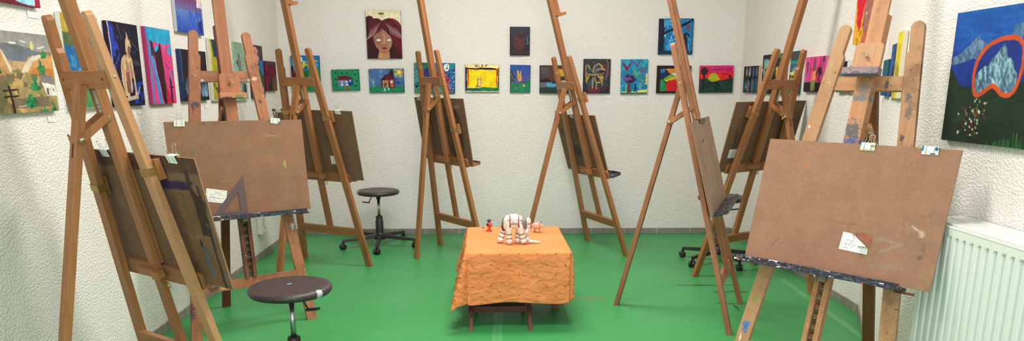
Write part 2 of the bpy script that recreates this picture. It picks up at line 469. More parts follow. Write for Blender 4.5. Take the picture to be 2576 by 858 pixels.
def sheet(name, w, h, t, front, mat, back=None, side=(200, 200, 195), parent=None, side_img=None, loc=True):
    """a panel w x h x t, front towards -y, its lower edge centre at the origin if loc else its centre; colours come from painters"""
    V = []; F = []; COL = []
    z0 = 0 if loc else -h / 2
    def face(img, y, flip):
        o = len(V); ny, nx = img.shape[:2]
        X, Z_ = np.meshgrid((np.arange(nx) / (nx - 1) - .5) * w * (-1 if flip else 1), z0 + h * (1 - np.arange(ny) / (ny - 1)))
        V.extend(np.stack([X.ravel(), np.full(X.size, y), Z_.ravel()], 1).tolist())
        COL.extend(npl(img).reshape(-1, 3).tolist())
        a = (o + np.arange(ny - 1)[:, None] * nx + np.arange(nx - 1)[None, :]).ravel()
        F.extend(np.stack([a, a + nx, a + nx + 1, a + 1], 1).tolist())
    face(front, -t / 2, False)
    if back is None: back = np.zeros((2, 2, 3)) + np.array(side) / 255.
    face(back, t / 2, True)
    sc = npl(np.array(side, float) / 255.).tolist()
    for (xa, za, xb, zb) in ((-w / 2, z0, -w / 2, z0 + h), (w / 2, z0 + h, w / 2, z0), (w / 2, z0, -w / 2, z0), (-w / 2, z0 + h, w / 2, z0 + h)):
        o = len(V)
        V.extend([(xa, -t / 2, za), (xb, -t / 2, zb), (xb, t / 2, zb), (xa, t / 2, za)]); COL.extend([sc] * 4)
        F.append((o, o + 1, o + 2, o + 3))
    me = bpy.data.meshes.new(name); me.from_pydata(V, [], F); me.materials.append(mat)
    at = me.attributes.new('paint', 'FLOAT_COLOR', 'POINT')
    cc = np.ones((len(V), 4), np.float32); cc[:, :3] = np.array(COL); at.data.foreach_set('color', cc.ravel())
    o = bpy.data.objects.new(name, me); C.objects.link(o)
    if parent: o.parent = parent
    return o

# ------------------------------------------------------------------ the room
BL = Vector((-1.983, 6.514, 0)); BR = Vector((1.991, 6.587, 0)); A_ = Vector((2.045, 4.160, 0)); B_ = Vector((1.640, 3.100, 0))
LN = Vector((-1.983 + .0326 * 9.514, -3.0, 0)); RN = Vector((1.640 + .022 * 6.1, -3.0, 0))
HC = 2.95
def wall(name, a, b, inward, hole=None):
    d = (b - a).normalized(); n = Vector((-d.y, d.x, 0))
    if n.dot(inward) < 0: n = -n
    L = (b - a).length; mb = MB()
    e = .12
    def seg(u0, u1, z0, z1):
        v = []
        for z in (z0, z1):
            for u, k in ((u0, 0), (u1, 0), (u1, -e), (u0, -e)):
                v.append((u, k, z))
        mb.add(v, [(0, 1, 2, 3), (4, 5, 6, 7), (0, 1, 5, 4), (1, 2, 6, 5), (2, 3, 7, 6), (3, 0, 4, 7)])
    if hole:
        u0, u1, z0, z1 = hole
        seg(0, u0, -.02, HC); seg(u1, L, -.02, HC); seg(u0, u1, -.02, z0); seg(u0, u1, z1, HC)
    else: seg(0, L, -.02, HC)
    o = mb.build(name, M['wall'])
    o.matrix_world = Matrix(((d.x, n.x, 0, a.x), (d.y, n.y, 0, a.y), (0, 0, 1, 0), (0, 0, 0, 1)))
    return struct(o), d, n
ctr = Vector((0, 3, 0))
W = {}
for nm, a, b, hole in (('wall_back', BL, BR, None), ('wall_left', LN, BL, None), ('wall_right', BR, A_, None),
                       ('wall_right_splay', A_, B_, None), ('wall_right_near', B_, RN, None), ('wall_front', RN, LN, (.6, 2.8, .95, 2.35))):
    W[nm] = wall(nm, a, b, ctr - a, hole)
mb = MB(); mb.box(-2.3, 2.3, -3.2, 6.9, -.06, 0); struct(mb.build('floor', M['floor']))
mb = MB(); mb.box(-2.3, 2.3, -3.2, 6.9, HC, HC + .06); struct(mb.build('ceiling', M['ceil']))
def skirting(name, a, b, wn):
    o_, d, n = W[wn]; L = (b - a).length; hh = .05; t = .009
    mb = MB(); mb.box(0, L, 0, t, 0, hh)
    o = mb.build(name, M['tile'], bevel=.0012)
    dd = (b - a).normalized()
    o.matrix_world = Matrix(((dd.x, n.x, 0, a.x), (dd.y, n.y, 0, a.y), (0, 0, 1, 0), (0, 0, 0, 1)))
    struct(o)
skirting('baseboard_back', BL, BR, 'wall_back'); skirting('baseboard_left', BL, LN, 'wall_left')
skirting('baseboard_right', BR, A_, 'wall_right'); skirting('baseboard_right_splay', A_, B_, 'wall_right_splay'); skirting('baseboard_right_near', B_, RN, 'wall_right_near')
# unseen window assumed behind the camera, there only to light the room
o_, d, n = W['wall_front']
w1 = bpy.data.objects.new('assumed_window_1', None); C.objects.link(w1); struct(w1)
w1.matrix_world = Matrix(((d.x, n.x, 0, RN.x), (d.y, n.y, 0, RN.y), (0, 0, 1, 0), (0, 0, 0, 1)))
mb = MB()
for q in ((.6, .66, .95, 2.35), (2.74, 2.8, .95, 2.35), (.66, 2.74, .95, 1.01), (.66, 2.74, 2.29, 2.35), (1.67, 1.73, 1.01, 2.29)): mb.box(q[0], q[1], -.09, -.03, q[2], q[3])
mb.build('assumed_window_frame', M['socket'], w1)
gm, nt_, b_ = new_mat('assumed_window_glass'); b_.inputs['Transmission Weight'].default_value = 1; b_.inputs['Roughness'].default_value = 0; b_.inputs['IOR'].default_value = 1.0
mb = MB(); mb.box(.66, 2.74, -.064, -.058, 1.01, 2.29); mb.build('assumed_window_pane', gm, w1)

# floor tape
tp = plain('clear_tape', rgb(78, 152, 96), .35)
def tape(x0, x1, y0, y1, label):
    mb = MB(); mb.box(x0, x1, y0, y1, .0002, .0008)
    tag(mb.build('floor_tape', tp), label, 'tape', 'strips of clear tape on the floor')
tape(1.852, 1.896, 3.35, 4.95, 'clear tape strip running along the right wall on the green floor')
tape(-.106, -.081, 3.0, 4.35, 'clear tape strip under the low table, left of a close pair')
tape(-.077, -.052, 3.0, 4.35, 'clear tape strip under the low table, right of a close pair')

# ------------------------------------------------------------------ easels
BOARD_BASE = (132, 101, 80)
def board_img(seed, base=BOARD_BASE, marks=()):
    p = Pt(84, 60, base, seed, .01); p.a = np.zeros_like(p.a); p.put(np.ones(p.X.shape), base, .025)
    for k in marks:
        getattr(p, k[0])(*k[1:])
    return half(p.a)

EZ = {
 'E1': dict(x=-1.3324, y=2.9079, yaw=2.5564, a=0.2130, yb=0.5724, bu=-0.0697, bs=0.5822, bw=0.70, bh=0.50, br=0.0020),
 'E2': dict(x=-1.4063, y=3.8562, yaw=0.6516, a=0.1263, yb=0.5477, bu=0.0075, bs=0.6353, bw=0.7098, bh=0.4951, br=-0.0097),
 'E3': dict(x=-1.3408, y=5.4608, yaw=2.6660, a=0.2014, yb=0.6002, bu=-0.0042, bs=0.6587, bw=0.7306, bh=0.4959, br=0.0087),
 'E4': dict(x=-0.4126, y=5.8158, yaw=2.2233, a=0.1734, yb=0.4126, bu=0.0364, bs=0.7327, bw=0.6991, bh=0.4933, br=0.0028),
 'E5': dict(x=0.7771, y=5.9463, yaw=1.9704, a=0.2820, yb=0.7520, bu=0.0984, bs=0.6383, bw=0.6895, bh=0.4766, br=-0.0224),
 'E6': dict(x=1.2944, y=4.0740, yaw=1.1889, a=0.2640, yb=0.7032, bu=-0.0443, bs=0.6586, bw=0.7127, bh=0.4981, br=0.0107),
 'E7': dict(x=1.5532, y=5.1943, yaw=3.7134, a=0.2581, yb=0.7206, bu=-0.0287, bs=0.7725, bw=0.7018, bh=0.4632, br=-0.0036),
 'E8': dict(x=1.0969, y=2.6438, yaw=-0.8210, a=0.2702, yb=0.7145, bu=0.0283, bs=0.6249, bw=0.7060, bh=0.4968, br=-0.0047),
}
TA = dict(wb=.3149, wt=.1253, L=1.5846, sc=1.3624, sl=.2692, sr=1.3365, ro=.0328, lw=.049, lt=.027)
TB = dict(wb=.3171, wt=.1266, L=1.5961, sc=1.3654, sl=.2685, sr=1.339, ro=.045, lw=.057, lt=.022)

def easel(key, typ, label, mats, clamps=None, clamp_s=2.05, top_s=2.3, blobs=None):
    e = EZ[key]; T = TA if typ == 'A' else TB; a = e['a']
    root = thing('studio_easel', label, 'easel', (e['x'], e['y'], 0), e['yaw'], 'studio easels standing around the table')
    wd, wx = mats['z'], mats['x']
    R = Matrix.Rotation(-a, 4, 'X')
    def P(mb, name, m, bevel=.0016, par=None):
        o = mb.build(name, m, par or root, bevel)
        if par is None: o.matrix_local = R
        return o
    ta = math.tan(a)
    half = lambda s: T['wb'] + (T['wt'] - T['wb']) * s / T['L']
    # side legs
    for sg in (1, -1):
        p0 = Vector((sg * T['wb'], 0, 0)); p1 = Vector((sg * T['wt'], 0, T['L']))
        d = (p1 - p0); L = d.length; d.normalize(); out = Vector((sg, 0, 0)); out = (out - d * out.dot(d)).normalized()
        h = T['lw'] / 2; nt = .010
        poly = [(-h, -.02), (h, -.02)]
        hh = h - nt / 2; c0 = nt / 2; r = hh
        poly += [(c0 + hh * math.cos(q), L - hh + hh * math.sin(q)) for q in [PI * i / 12 for i in range(13)]]
        poly += [(-h + nt, L - .112), (-h, L - .128)]
        mb = MB(); mb.prism(poly, (p0, out, d, Vector((0, 1, 0))), -T['lt'] / 2, T['lt'] / 2)
        vs = []
        for v in mb.v:
            if v[2] < .05:
                k = (v[1] * ta - v[2]) / d.z; vs.append((v[0] + d.x * k, v[1], v[1] * ta))
            else: vs.append(v)
        mb.v = vs
        lm = mats.get('legs', {}).get(sg, wd)
        lg = P(mb, 'leg', lm)
        if typ == 'A':
            u = half(1.363)
            mb = MB(); mb.lathe([(.0052, 0), (.0052, .0012), (.003, .0018)], ((sg * (u + T['lw'] / 2 + .0002), 0, 1.37), (0, 1, 0), (0, 0, 1), (sg, 0, 0)), 12)
            mb.build('screw', M['steel'], lg)
    # cross bars
    if typ == 'A':
        u = half(T['sc'])
        mb = MB(); mb.box(-u, u, .001, .021, T['sc'] - .030, T['sc'] + .030); cb = P(mb, 'upper_crossbar', wx)
        for sg in (1, -1):
            mb = MB(); mb.lathe([(.0045, 0), (.0045, .0014)], ((sg * (u - .022), .0205, T['sc'] + .002), (1, 0, 0), (0, 0, 1), (0, 1, 0)), 10)
            mb.build('screw', M['slot'], cb)
        u = half(T['sl']) - .012
        mb = MB(); mb.box(-u, u, -.003, .019, T['sl'] - .029, T['sl'] + .029); P(mb, 'lower_crossbar', wx)
        mb = MB(); mb.box(-.0225, .0225, -.024, .0005, T['sl'], top_s); P(mb, 'mast', wd)
        mb = MB(); mb.box(-.0165, .0165, -.041, -.0243, e['bs'] + .055, top_s); P(mb, 'sliding_rail', wd)
    else:
        u = half(T['sc']) - T['lw'] / 2 + .006
        mb = MB(); mb.box(-u, u, -.004, .016, T['sc'] - .028, T['sc'] + .028); P(mb, 'upper_crossbar', wx)
        u = half(T['sl']) - T['lw'] / 2 + .006
        mb = MB(); mb.box(-u, u, -.010, .010, T['sl'] - .027, T['sl'] + .027); P(mb, 'lower_crossbar', wx)
        mb = MB()
        mb.box(-.031, .031, -.0045, .003, T['sl'], 1.62)
        for sg in (1, -1): mb.box(min(sg * .011, sg * .031), max(sg * .011, sg * .031), -.029, -.0045, T['sl'] + .027, 1.62)
        P(mb, 'mast', mats.get('mast', wd))
        mb = MB(); mb.box(-.030, .030, -.046, -.0295, e['bs'] + .10, top_s); P(mb, 'sliding_rail', mats.get('rail', wd))
        mb = MB(); s = T['sl'] + .035
        while s < e['bs'] + .03:
            mb.prism([(-.0048, s), (-.020, s + .024), (-.0225, s + .024), (-.0225, s + .027), (-.018, s + .027), (-.0048, s + .012)], ((-.0095, 0, 0), (0, 1, 0), (0, 0, 1), (1, 0, 0)), 0, .019)
            s += .039
        P(mb, 'ratchet_strip', mats['metal'], 0)
    # rear leg
    p0 = R @ Vector((0, T['ro'], T['sr'] + .012)); p1 = Vector((0, e['yb'], 0))
    d = (p1 - p0).normalized(); rw, rt = (.045, .026) if typ == 'A' else (.046, .023)
    mb = MB(); mb.beam(p0, p1 + d * .03, rw, rt, (1, 0, 0), rnd0=.008)
    nrm = d.cross(Vector((1, 0, 0)))
    mb.v = [(v[0], v[1] + d.y * ((0 - v[2]) / d.z), 0.0) if v[2] < .05 else v for v in mb.v]
    rl = mb.build('rear_leg', mats.get('rear', wd), root, .0016)
    # pair of brace arms with bolt
    jl = .19 if typ == 'A' else .30
    J = p0 + d * jl
    ms = R @ Vector((0, -.010 if typ == 'A' else .0, 1.228 if typ == 'A' else 1.20))
    u = .0290 if typ == 'A' else .0365
    for sg in (1, -1):
        mb = MB(); o1 = (ms - J).normalized()
        mb.beam(J + Vector((sg * u, 0, 0)) - o1 * .013, ms + Vector((sg * u, 0, 0)) + o1 * .013, .026, .011, o1.cross(Vector((1, 0, 0))), rnd0=.012, rnd1=.012)
        br = mb.build('brace_arm', wd, root, .0012)
        mb = MB(); mb.lathe([(.0085, 0), (.0080, .0025), (.005, .0048), (.001, .0056)], ((J.x + sg * (u + .0055), J.y, J.z), (0, 1, 0), (0, 0, 1), (sg, 0, 0)), 14)
        mb.build('bolt', M['bolt'], br)
        mb = MB(); mb.lathe([(.0048, 0), (.0042, .0012)], ((ms.x + sg * (u + .0055), ms.y, ms.z), (0, 1, 0), (0, 0, 1), (sg, 0, 0)), 12)
        mb.build('screw', M['bolt'], br)
        if sg == 1:
            mb = MB()
            for k in (1, -1):
                c = J + Vector((u + .015, 0, 0)); q = c + Vector((.010, .004 * k, .016 * k))
                mb.beam(c, q, .009, .003, (0, 1, 0), rnd1=.004)
            mb.build('wing_nut', M['brass'], br)
    if typ == 'A':
        up = nrm if nrm.y > 0 else -nrm
        c0 = J + d * .015
        for k in (1, -1):
            mb = MB(); mb.beam(c0 + up * (k * rt / 2), c0 + d * .052 + up * (k * rt / 2), .009, .0008, (1, 0, 0), rnd0=.0042, rnd1=.0042)
            mb.build('slot', M['slot'], rl)  # raised dark strip, its colour standing in for the shade inside a slot
        mb = MB(); mb.box(-.019, -.003, .0008, .0026, 1.245, 1.325)
        hp = P(mb, 'hinge_plate', M['steel'], .0004)
        for s in (1.257, 1.272):
            mb = MB(); mb.lathe([(.003, 0), (.003, .0006)], ((-.011, .0026, s), (1, 0, 0), (0, 0, 1), (0, 1, 0)), 10)
            mb.build('screw', M['slot'], hp)
    # tray that carries the board
    bs = e['bs']; cr, sr_ = math.cos(e['br']), math.sin(e['br'])
    RT = R @ Matrix.Translation((0, 0, bs)) @ Matrix.Rotation(-e['br'], 4, 'Y')
    tray = bpy.data.objects.new('tray', None); C.objects.link(tray); tray.parent = root; tray.matrix_local = RT
    def Q(mb, name, m, bevel=.0012):
        return mb.build(name, m, tray, bevel)
    if typ == 'A':
        h = .26
        poly = [(-h, -.018), (h, -.018), (h, .018)] + [(h - .028 + .028 * math.cos(q), .018 + .028 * math.sin(q)) for q in [PI / 2 * i / 5 for i in range(1, 6)]] + \
               [(-h + .028 - .028 * math.sin(q), .018 + .028 * math.cos(q)) for q in [PI / 2 * i / 5 for i in range(6)]]
        mb = MB(); mb.prism(poly, ((0, 0, 0), (1, 0, 0), (0, 0, 1), (0, 1, 0)), -.0415, -.0245); Q(mb, 'tray_back', wx)
        mb = MB(); mb.box(-.295, .295, -.115, -.0425, -.014, -.001); Q(mb, 'tray_ledge', mats.get('tray', M['tray'] if key in ('E6', 'E5') else wx))
        mb = MB(); mb.box(-.295, .295, -.121, -.1152, -.014, .012); Q(mb, 'tray_lip', mats.get('tray', M['tray']))
        mb = MB(); mb.box(-.072, .088, .0008, .020, .020, .048); mb.box(-.072, -.030, .020, .034, .016, .050); Q(mb, 'slider_block', wx)
        mb = MB(); mb.tube([(-.05 + .0105 * math.cos(q), -.012, -.027 + .0105 * math.sin(q)) for q in [2 * PI * i / 16 for i in range(16)]], .0022, 6, closed=True); mb.box(-.052, -.048, -.014, -.010, -.018, -.012)
        Q(mb, 'ring_bolt', M['brass'], 0)
    else:
        h0, h1 = (-.335, .30) if key == 'E8' else (-.31, .318)
        mb = MB(); mb.box(h0, h1, -.112, -.030, -.014, -.001); Q(mb, 'tray_ledge', M['tray'])
        mb = MB(); mb.box(h0, h1, -.119, -.1122, -.016, .009); Q(mb, 'tray_lip', M['tray'])
        mb = MB(); mb.box(-.045, .045, -.0455, -.031, .0, .09); Q(mb, 'tray_back', wx)
        mb = MB(); mb.box(-.014, .018, -.044, -.030, -.036, -.0145)
        mb.tube([(-.032 + .012 * math.cos(q), -.052, -.034 + .012 * math.sin(q)) for q in [2 * PI * i / 16 for i in range(16)]], .0022, 6, closed=True)
        Q(mb, 'latch', mats['metal'], 0)
        mb = MB(); mb.box(h1 - .03, h1 + .034, -.058, -.044, -.023, -.0145); Q(mb, 'tray_extension', M['darkwood'])
    # clamps on the side legs
    if clamps:
        for sg, s in clamps:
            u = half(s); w = T['lw'] / 2 + .003
            ang = math.atan2(T['wt'] - T['wb'], T['L']) * sg
            cl = bpy.data.objects.new('side_clamp', None); C.objects.link(cl); cl.parent = root
            cl.matrix_local = R @ Matrix.Translation((sg * u, 0, s)) @ Matrix.Rotation(ang, 4, 'Y')
            mb = MB(); t = T['lt'] / 2 + .0015
            mb.box(-w, w, t, t + .0015, -.014, .014); mb.box(-w, -w + .0015, -t - .008, t, -.014, .014); mb.box(w - .0015, w, -t - .008, t, -.014, .014)
            mb.build('brass_band', M['brass'], cl, .0005)
            mb = MB(); mb.box(-.016 if sg < 0 else -.030, .030 if sg > 0 and False else .016 + .014 * (sg < 0), -.040, -.0145, -.040, .040) if False else mb.box(min(sg * -.010, sg * .036), max(sg * -.010, sg * .036), -.038, -.0142, -.038, .038)
            mb.build('clamp_block', wd, cl, .0012)
    # holder at the top
    if typ == 'A':
        tc = MB(); s = clamp_s
        tc.box(-.026, .026, -.064, -.0412, s, s + .125); tc.box(-.026, .026, -.112, -.064, s, s + .021)
        P(tc, 'top_clamp', wd)
        
        for k in (-.0243, .0243): tc = MB(); tc.box(k - .0014, k + .0014, -.0412, -.012, s + .01, s + .11); P(tc, 'clamp_cheek', wd)
    else:
        s = 1.385 if key == 'E8' else 1.255
        poly = [(-.052, s)] + [(.052, s)] + [(.052 - .018 + .018 * math.cos(q), s + .118 - .018 + .018 * math.sin(q)) for q in [PI / 2 * i / 5 for i in range(6)]] + [(-.034 - .018 * math.sin(q), s + .1 + .018 * math.cos(q)) for q in [PI / 2 * i / 5 for i in range(6)]]
        mb = MB(); mb.prism(poly, ((0, 0, 0), (1, 0, 0), (0, 0, 1), (0, 1, 0)), -.066, -.0465); pl = P(mb, 'top_clamp', mats.get('plate', wd))
        mb = MB(); mb.box(-.068, .066, -.104, -.0662, s - .012, s + .016); P(mb, 'clamp_ledge', mats.get('ledge', M['tray']))
        mb = MB(); mb.lathe([(.004, 0), (.004, .012), (.006, .013), (.006, .018)], ((0, -.066, s + .066), (1, 0, 0), (0, 0, 1), (0, -1, 0)), 10)
        for k in (1, -1): mb.beam((0, -.080, s + .066), (.014 * k, -.088, s + .066 - .010 * k), .008, .0025, (0, 1, 0), rnd1=.003)
        mb.build('wing_nut', rat, pl)
    return root, RT

def board(key, RT, label, front, back, stickers=(), edge=(150, 112, 84)):
    e = EZ[key]
    b = sheet('drawing_board', e['bw'], e['bh'], .0062, front, M['board'], back, edge)
    rootm = Matrix.Translation((e['x'], e['y'], 0)) @ Matrix.Rotation(e['yaw'], 4, 'Z')
    BM = rootm @ RT @ Matrix.Translation((e['bu'], -.0457 if key not in ('E2', 'E8') else -.0502, .0006))
    b.matrix_world = BM
    tag(b, label, 'drawing board', 'hardboard drawing boards on the easels')
    for (u, s, w, h, rot, face, seed, curl) in stickers:
        st = label_sticker(w, h, seed, curl); st.parent = b
        y = -.0034 if face < 0 else .0034
        m = Matrix.Translation((u, y, s))
        if face > 0: m = m @ Matrix.Rotation(PI, 4, 'Z')
        st.matrix_local = m @ Matrix.Rotation(rot, 4, 'Y')
    return b, BM

def text_img(nx, ny, seed, rows, frame=True):
    p = np.zeros((ny, nx, 3)) + np.array((232, 232, 228)) / 255.; r = np.random.RandomState(seed)
    if frame:
        x0, x1, y0, y1 = int(.07 * nx), int(.92 * nx), int(.13 * ny), int(.88 * ny)
        p[y0, x0:x1] = .62; p[y1, x0:x1] = .62; p[y0:y1, x0] = .5; p[y0:y1, x1] = .62
        p[int(.06 * ny):int(.09 * ny), int(.62 * nx):int(.9 * nx):2] = .5
    for (y, x0, x1, wt) in rows:
        j = int(y * ny); i = int(x0 * nx)
        while i < x1 * nx:
            w = r.randint(2, 6)
            for q in range(w):
                if r.rand() < .85: p[j:j + wt, min(nx - 1, i + q)] = .26 + .3 * r.rand()
            i += w + 1
    return p
def label_sticker(w, h, seed, curl=False):
    img = text_img(96, 64, seed, [(.24, .42, .70, 3), (.40, .18, .52, 2), (.40, .56, .86, 2), (.53, .18, .40, 2), (.64, .16, .38, 3), (.64, .42, .64, 3), (.64, .67, .84, 3), (.76, .18, .26, 2), (.76, .40, .50, 2), (.84, .16, .30, 2)])
    if not curl:
        return sheet('label_sticker', w, h, .0004, img, M['paper'], None, (228, 228, 224), loc=False)
    # peeled upper right corner rolled forward
    ny, nx = img.shape[:2]; V = []; F = []; COL = []
    for j in range(ny):
        for i in range(nx):
            x = (i / (nx - 1) - .5) * w; z = (.5 - j / (ny - 1)) * h; y = -.0004
            q = (x / w + z / h) - .18                     # distance past the fold line, towards the upper right corner
            if q > 0:
                L = q * .058; R_ = .011; a = min(L / R_, 2.7); nx_, nz_ = .62, .78
                fx, fz = x - nx_ * L, z - nz_ * L
                rest = max(0, L - a * R_)
                along = R_ * math.sin(a) + rest * math.cos(a); outw = R_ * (1 - math.cos(a)) + rest * math.sin(a)
                x, z, y = fx + nx_ * along, fz + nz_ * along, -.0004 - outw
            V.append((x, y, z)); COL.append(npl(img[j, i]).tolist())
    for j in range(ny - 1):
        for i in range(nx - 1):
            a = j * nx + i; F.append((a, a + nx, a + nx + 1, a + 1))
    me = bpy.data.meshes.new('label_sticker'); me.from_pydata(V, [], F); me.materials.append(M['paper'])
    at = me.attributes.new('paint', 'FLOAT_COLOR', 'POINT'); cc = np.ones((len(V), 4), np.float32); cc[:, :3] = COL; at.data.foreach_set('color', cc.ravel())
    for p in me.polygons: p.use_smooth = True
    o = bpy.data.objects.new('label_sticker', me); C.objects.link(o)
    return o

def dirty_clip(name, cols):
    m, nt, b = new_mat(name); g = G(nt); v = g.coord()
    col = g.mix(0.0, rgb(226, 232, 228), rgb(226, 232, 228))
    for c, r, k in cols: col = g.mix(g.blob(v, c, r, .4, 60), col, k)
    g.L(col, b.inputs['Base Color']); b.inputs['Roughness'].default_value = .35
    return m
def clip(BM, u, s_top, label, w=.05, mat=None, tilt=0):
    """binder clip biting the top edge of a board, its wire handles flipped up; built in clip coordinates (z up, board edge at z=0)"""
    r = thing('binder_clip', label, 'clip', group='binder clips on the drawing boards')
    m = BM @ Matrix.Translation((u, 0, s_top)) @ Matrix.Rotation(tilt, 4, 'Y')
    r.matrix_world = m
    r['label'] = label
    mb = MB(); h = w / 2; t = .0009
    # two sprung plates from the spine above the edge down to the jaws
    zs, zj, ys = .005, -.022, .0105
    for k in (-1, 1):
        mb.prism([(k * ys, zs), (k * .0040, zj), (k * (.0040 + t), zj), (k * (ys + t), zs)], ((0, 0, 0), (0, 1, 0), (0, 0, 1), (1, 0, 0)), -h, h)
        mb.tube([(-h, k * .0052, zj), (h, k * .0052, zj)], .0016, 8)
    mb.box(-h, h, -ys - t, ys + t, zs, zs + t)
    mb.build('clip_body', mat or M['clip'], r)
    for k in (-1, 1):
        hw = w * .17
        pts = [(-hw * 1.5, k * .0062, zj)] + [(-hw * 1.25, k * .0118, zs + .004), (-hw * .8, k * .015, zs + .020)]
        cx = [(hw * 1.15 * math.cos(q) , k * (.0165 + .003 * math.sin(q)), zs + .028 + hw * 1.0 * math.sin(q)) for q in [PI * 1.12 - PI * 1.24 * i / 10 for i in range(11)]]
        pts += cx + [(hw * .8, k * .015, zs + .020), (hw * 1.25, k * .0118, zs + .004), (hw * 1.5, k * .0062, zj)]
        mb = MB(); mb.tube(pts, .0009, 6); mb.build('wire_handle', M['steel'], r)
    return r

mA = dict(z=M['beech'], x=M['beech_x'], metal=M['steel'])
blueish = rgb(52, 92, 160)
leg1 = wood('pale_beech_blue_drip', rgb(156, 110, 74), rgb(188, 142, 102), .45, splat=.3, blobs=[((-.277, .0, .27), (.012, .02, .035), rgb(44, 74, 150)), ((-.292, .006, .315), (.012, .02, .014), rgb(222, 210, 196))])
m1 = dict(z=M['beech'], x=M['beech_x'], metal=M['steel'], legs={-1: leg1}, tray=M['beech_x'])
m6 = dict(z=M['worn'], x=M['worn_x'], metal=M['steel'])
# old paint-spattered pair
rat = plain('worn_ratchet_metal', rgb(128, 124, 104), .4, .7, var=.35, vscale=30)
o2l = wood('old_leg_pink', rgb(140, 88, 60), rgb(176, 120, 86), .55, splat=.8, stain=.3, blobs=[((-.176, -.011, 1.06), (.020, .02, .062), rgb(206, 116, 162)), ((-.172, -.011, 1.225), (.024, .02, .018), rgb(56, 60, 86)), ((-.185, -.011, 1.20), (.010, .02, .03), rgb(84, 56, 46)), ((-.33, -.011, .16), (.03, .02, .05), rgb(84, 54, 74))])
o2r = wood('old_leg_speckled', rgb(140, 88, 60), rgb(178, 122, 88), .55, splat=1.9, stain=.3, blobs=[((.262, -.011, .545), (.012, .02, .022), rgb(168, 196, 216)), ((.147, -.011, 1.352), (.016, .02, .012), rgb(222, 170, 150)), ((.165, -.011, 1.232), (.010, .02, .010), rgb(66, 64, 60))])
o2 = wood('old_spattered_wood', rgb(138, 86, 60), rgb(174, 118, 86), .55, splat=.9, stain=.35)
o2x = wood('old_spattered_wood_cross', rgb(138, 86, 60), rgb(174, 118, 86), .55, 'X', splat=1.0, stain=.35, blobs=[((-.128, -.005, 1.345), (.016, .02, .010), rgb(178, 186, 190)), ((.128, -.005, 1.345), (.018, .02, .010), rgb(184, 188, 190)), ((-.2, -.01, .262), (.03, .02, .018), rgb(60, 60, 58)), ((-.14, -.01, .258), (.03, .02, .008), rgb(206, 160, 92))])
o2m = wood('old_mast_dark', rgb(96, 54, 42), rgb(134, 84, 64), .55, splat=1.6, stain=.8, blobs=[((0, -.02, 1.15), (.04, .05, .05), rgb(50, 54, 74))])
o2p = wood('old_clamp_plate', rgb(146, 90, 62), rgb(178, 120, 88), .55, splat=1.2, stain=.3)
l2 = wood('old_clamp_ledge', rgb(160, 100, 66), rgb(190, 130, 94), .55, 'X', splat=1.8, blobs=[((.03, -.10, 1.245), (.03, .03, .02), rgb(56, 110, 84)), ((-.03, -.1, 1.245), (.04, .03, .006), rgb(40, 44, 70))])
m2 = dict(z=o2, x=o2x, metal=rat, legs={-1: o2l, 1: o2r}, mast=o2m, plate=o2p, rail=wood('old_rail', rgb(140, 86, 58), rgb(172, 114, 80), .55, splat=.7, stain=.25), ledge=l2, rear=wood('old_rear_leg', rgb(84, 44, 30), rgb(112, 64, 44), .55))
o8l = wood('tan_leg_blue_dab', rgb(156, 114, 78), rgb(190, 148, 108), .55, splat=.6, stain=.2, blobs=[((-.278, -.011, .36), (.022, .02, .016), rgb(46, 116, 176)), ((-.276, -.011, .338), (.014, .02, .020), rgb(42, 104, 166)), ((-.255, -.011, .47), (.008, .02, .015), rgb(128, 148, 54)), ((-.266, -.011, .462), (.006, .02, .02), rgb(134, 134, 60)), ((-.290, -.011, .30), (.004, .02, .024), rgb(232, 224, 210)), ((-.19, -.011, 1.11), (.02, .02, .012), rgb(140, 66, 52)), ((-.19, -.011, 1.19), (.006, .02, .009), rgb(232, 226, 218))])
o8r = wood('tan_leg_dark_smear', rgb(150, 108, 74), rgb(186, 142, 104), .55, splat=1.1, stain=.55, blobs=[((.17, -.011, 1.26), (.014, .02, .028), rgb(104, 88, 88)), ((.165, -.011, 1.16), (.008, .02, .012), rgb(52, 46, 64)), ((.155, -.011, 1.31), (.012, .02, .02), rgb(84, 80, 96))])
o8 = wood('tan_spattered_wood', rgb(154, 112, 78), rgb(188, 146, 108), .55, splat=.5, stain=.2)
o8x = wood('tan_spattered_wood_cross', rgb(150, 106, 72), rgb(184, 138, 100), .55, 'X', splat=.6, stain=.3, blobs=[((.068, -.005, 1.36), (.008, .02, .022), rgb(72, 70, 82))])
o8m = wood('mast_blue_smears', rgb(150, 100, 66), rgb(190, 138, 98), .55, splat=.9, stain=.35, blobs=[((-.005, -.03, 1.17), (.035, .05, .045), rgb(62, 78, 92)), ((.0, -.03, 1.13), (.04, .05, .02), rgb(58, 76, 130)), ((.0, -.03, 1.30), (.04, .05, .018), rgb(92, 104, 108)), ((.005, -.03, 1.33), (.03, .05, .025), rgb(120, 110, 108))])
l8 = wood('smeared_clamp_ledge', rgb(60, 62, 92), rgb(196, 160, 142), .5, 'X', splat=2.0, blobs=[((0, -.104, 1.372), (.09, .01, .013), rgb(66, 70, 110))])
m8 = dict(z=o8, x=o8x, metal=rat, legs={-1: o8l, 1: o8r}, mast=o8m, plate=wood('tan_clamp_plate', rgb(158, 116, 82), rgb(188, 142, 106), .55, splat=.4), rail=wood('tan_rail', rgb(158, 116, 82), rgb(190, 148, 110), .55, splat=.5), ledge=l8, rear=wood('brown_rear_leg', rgb(100, 60, 30), rgb(132, 84, 46), .55))
m8['rail'] = o8m

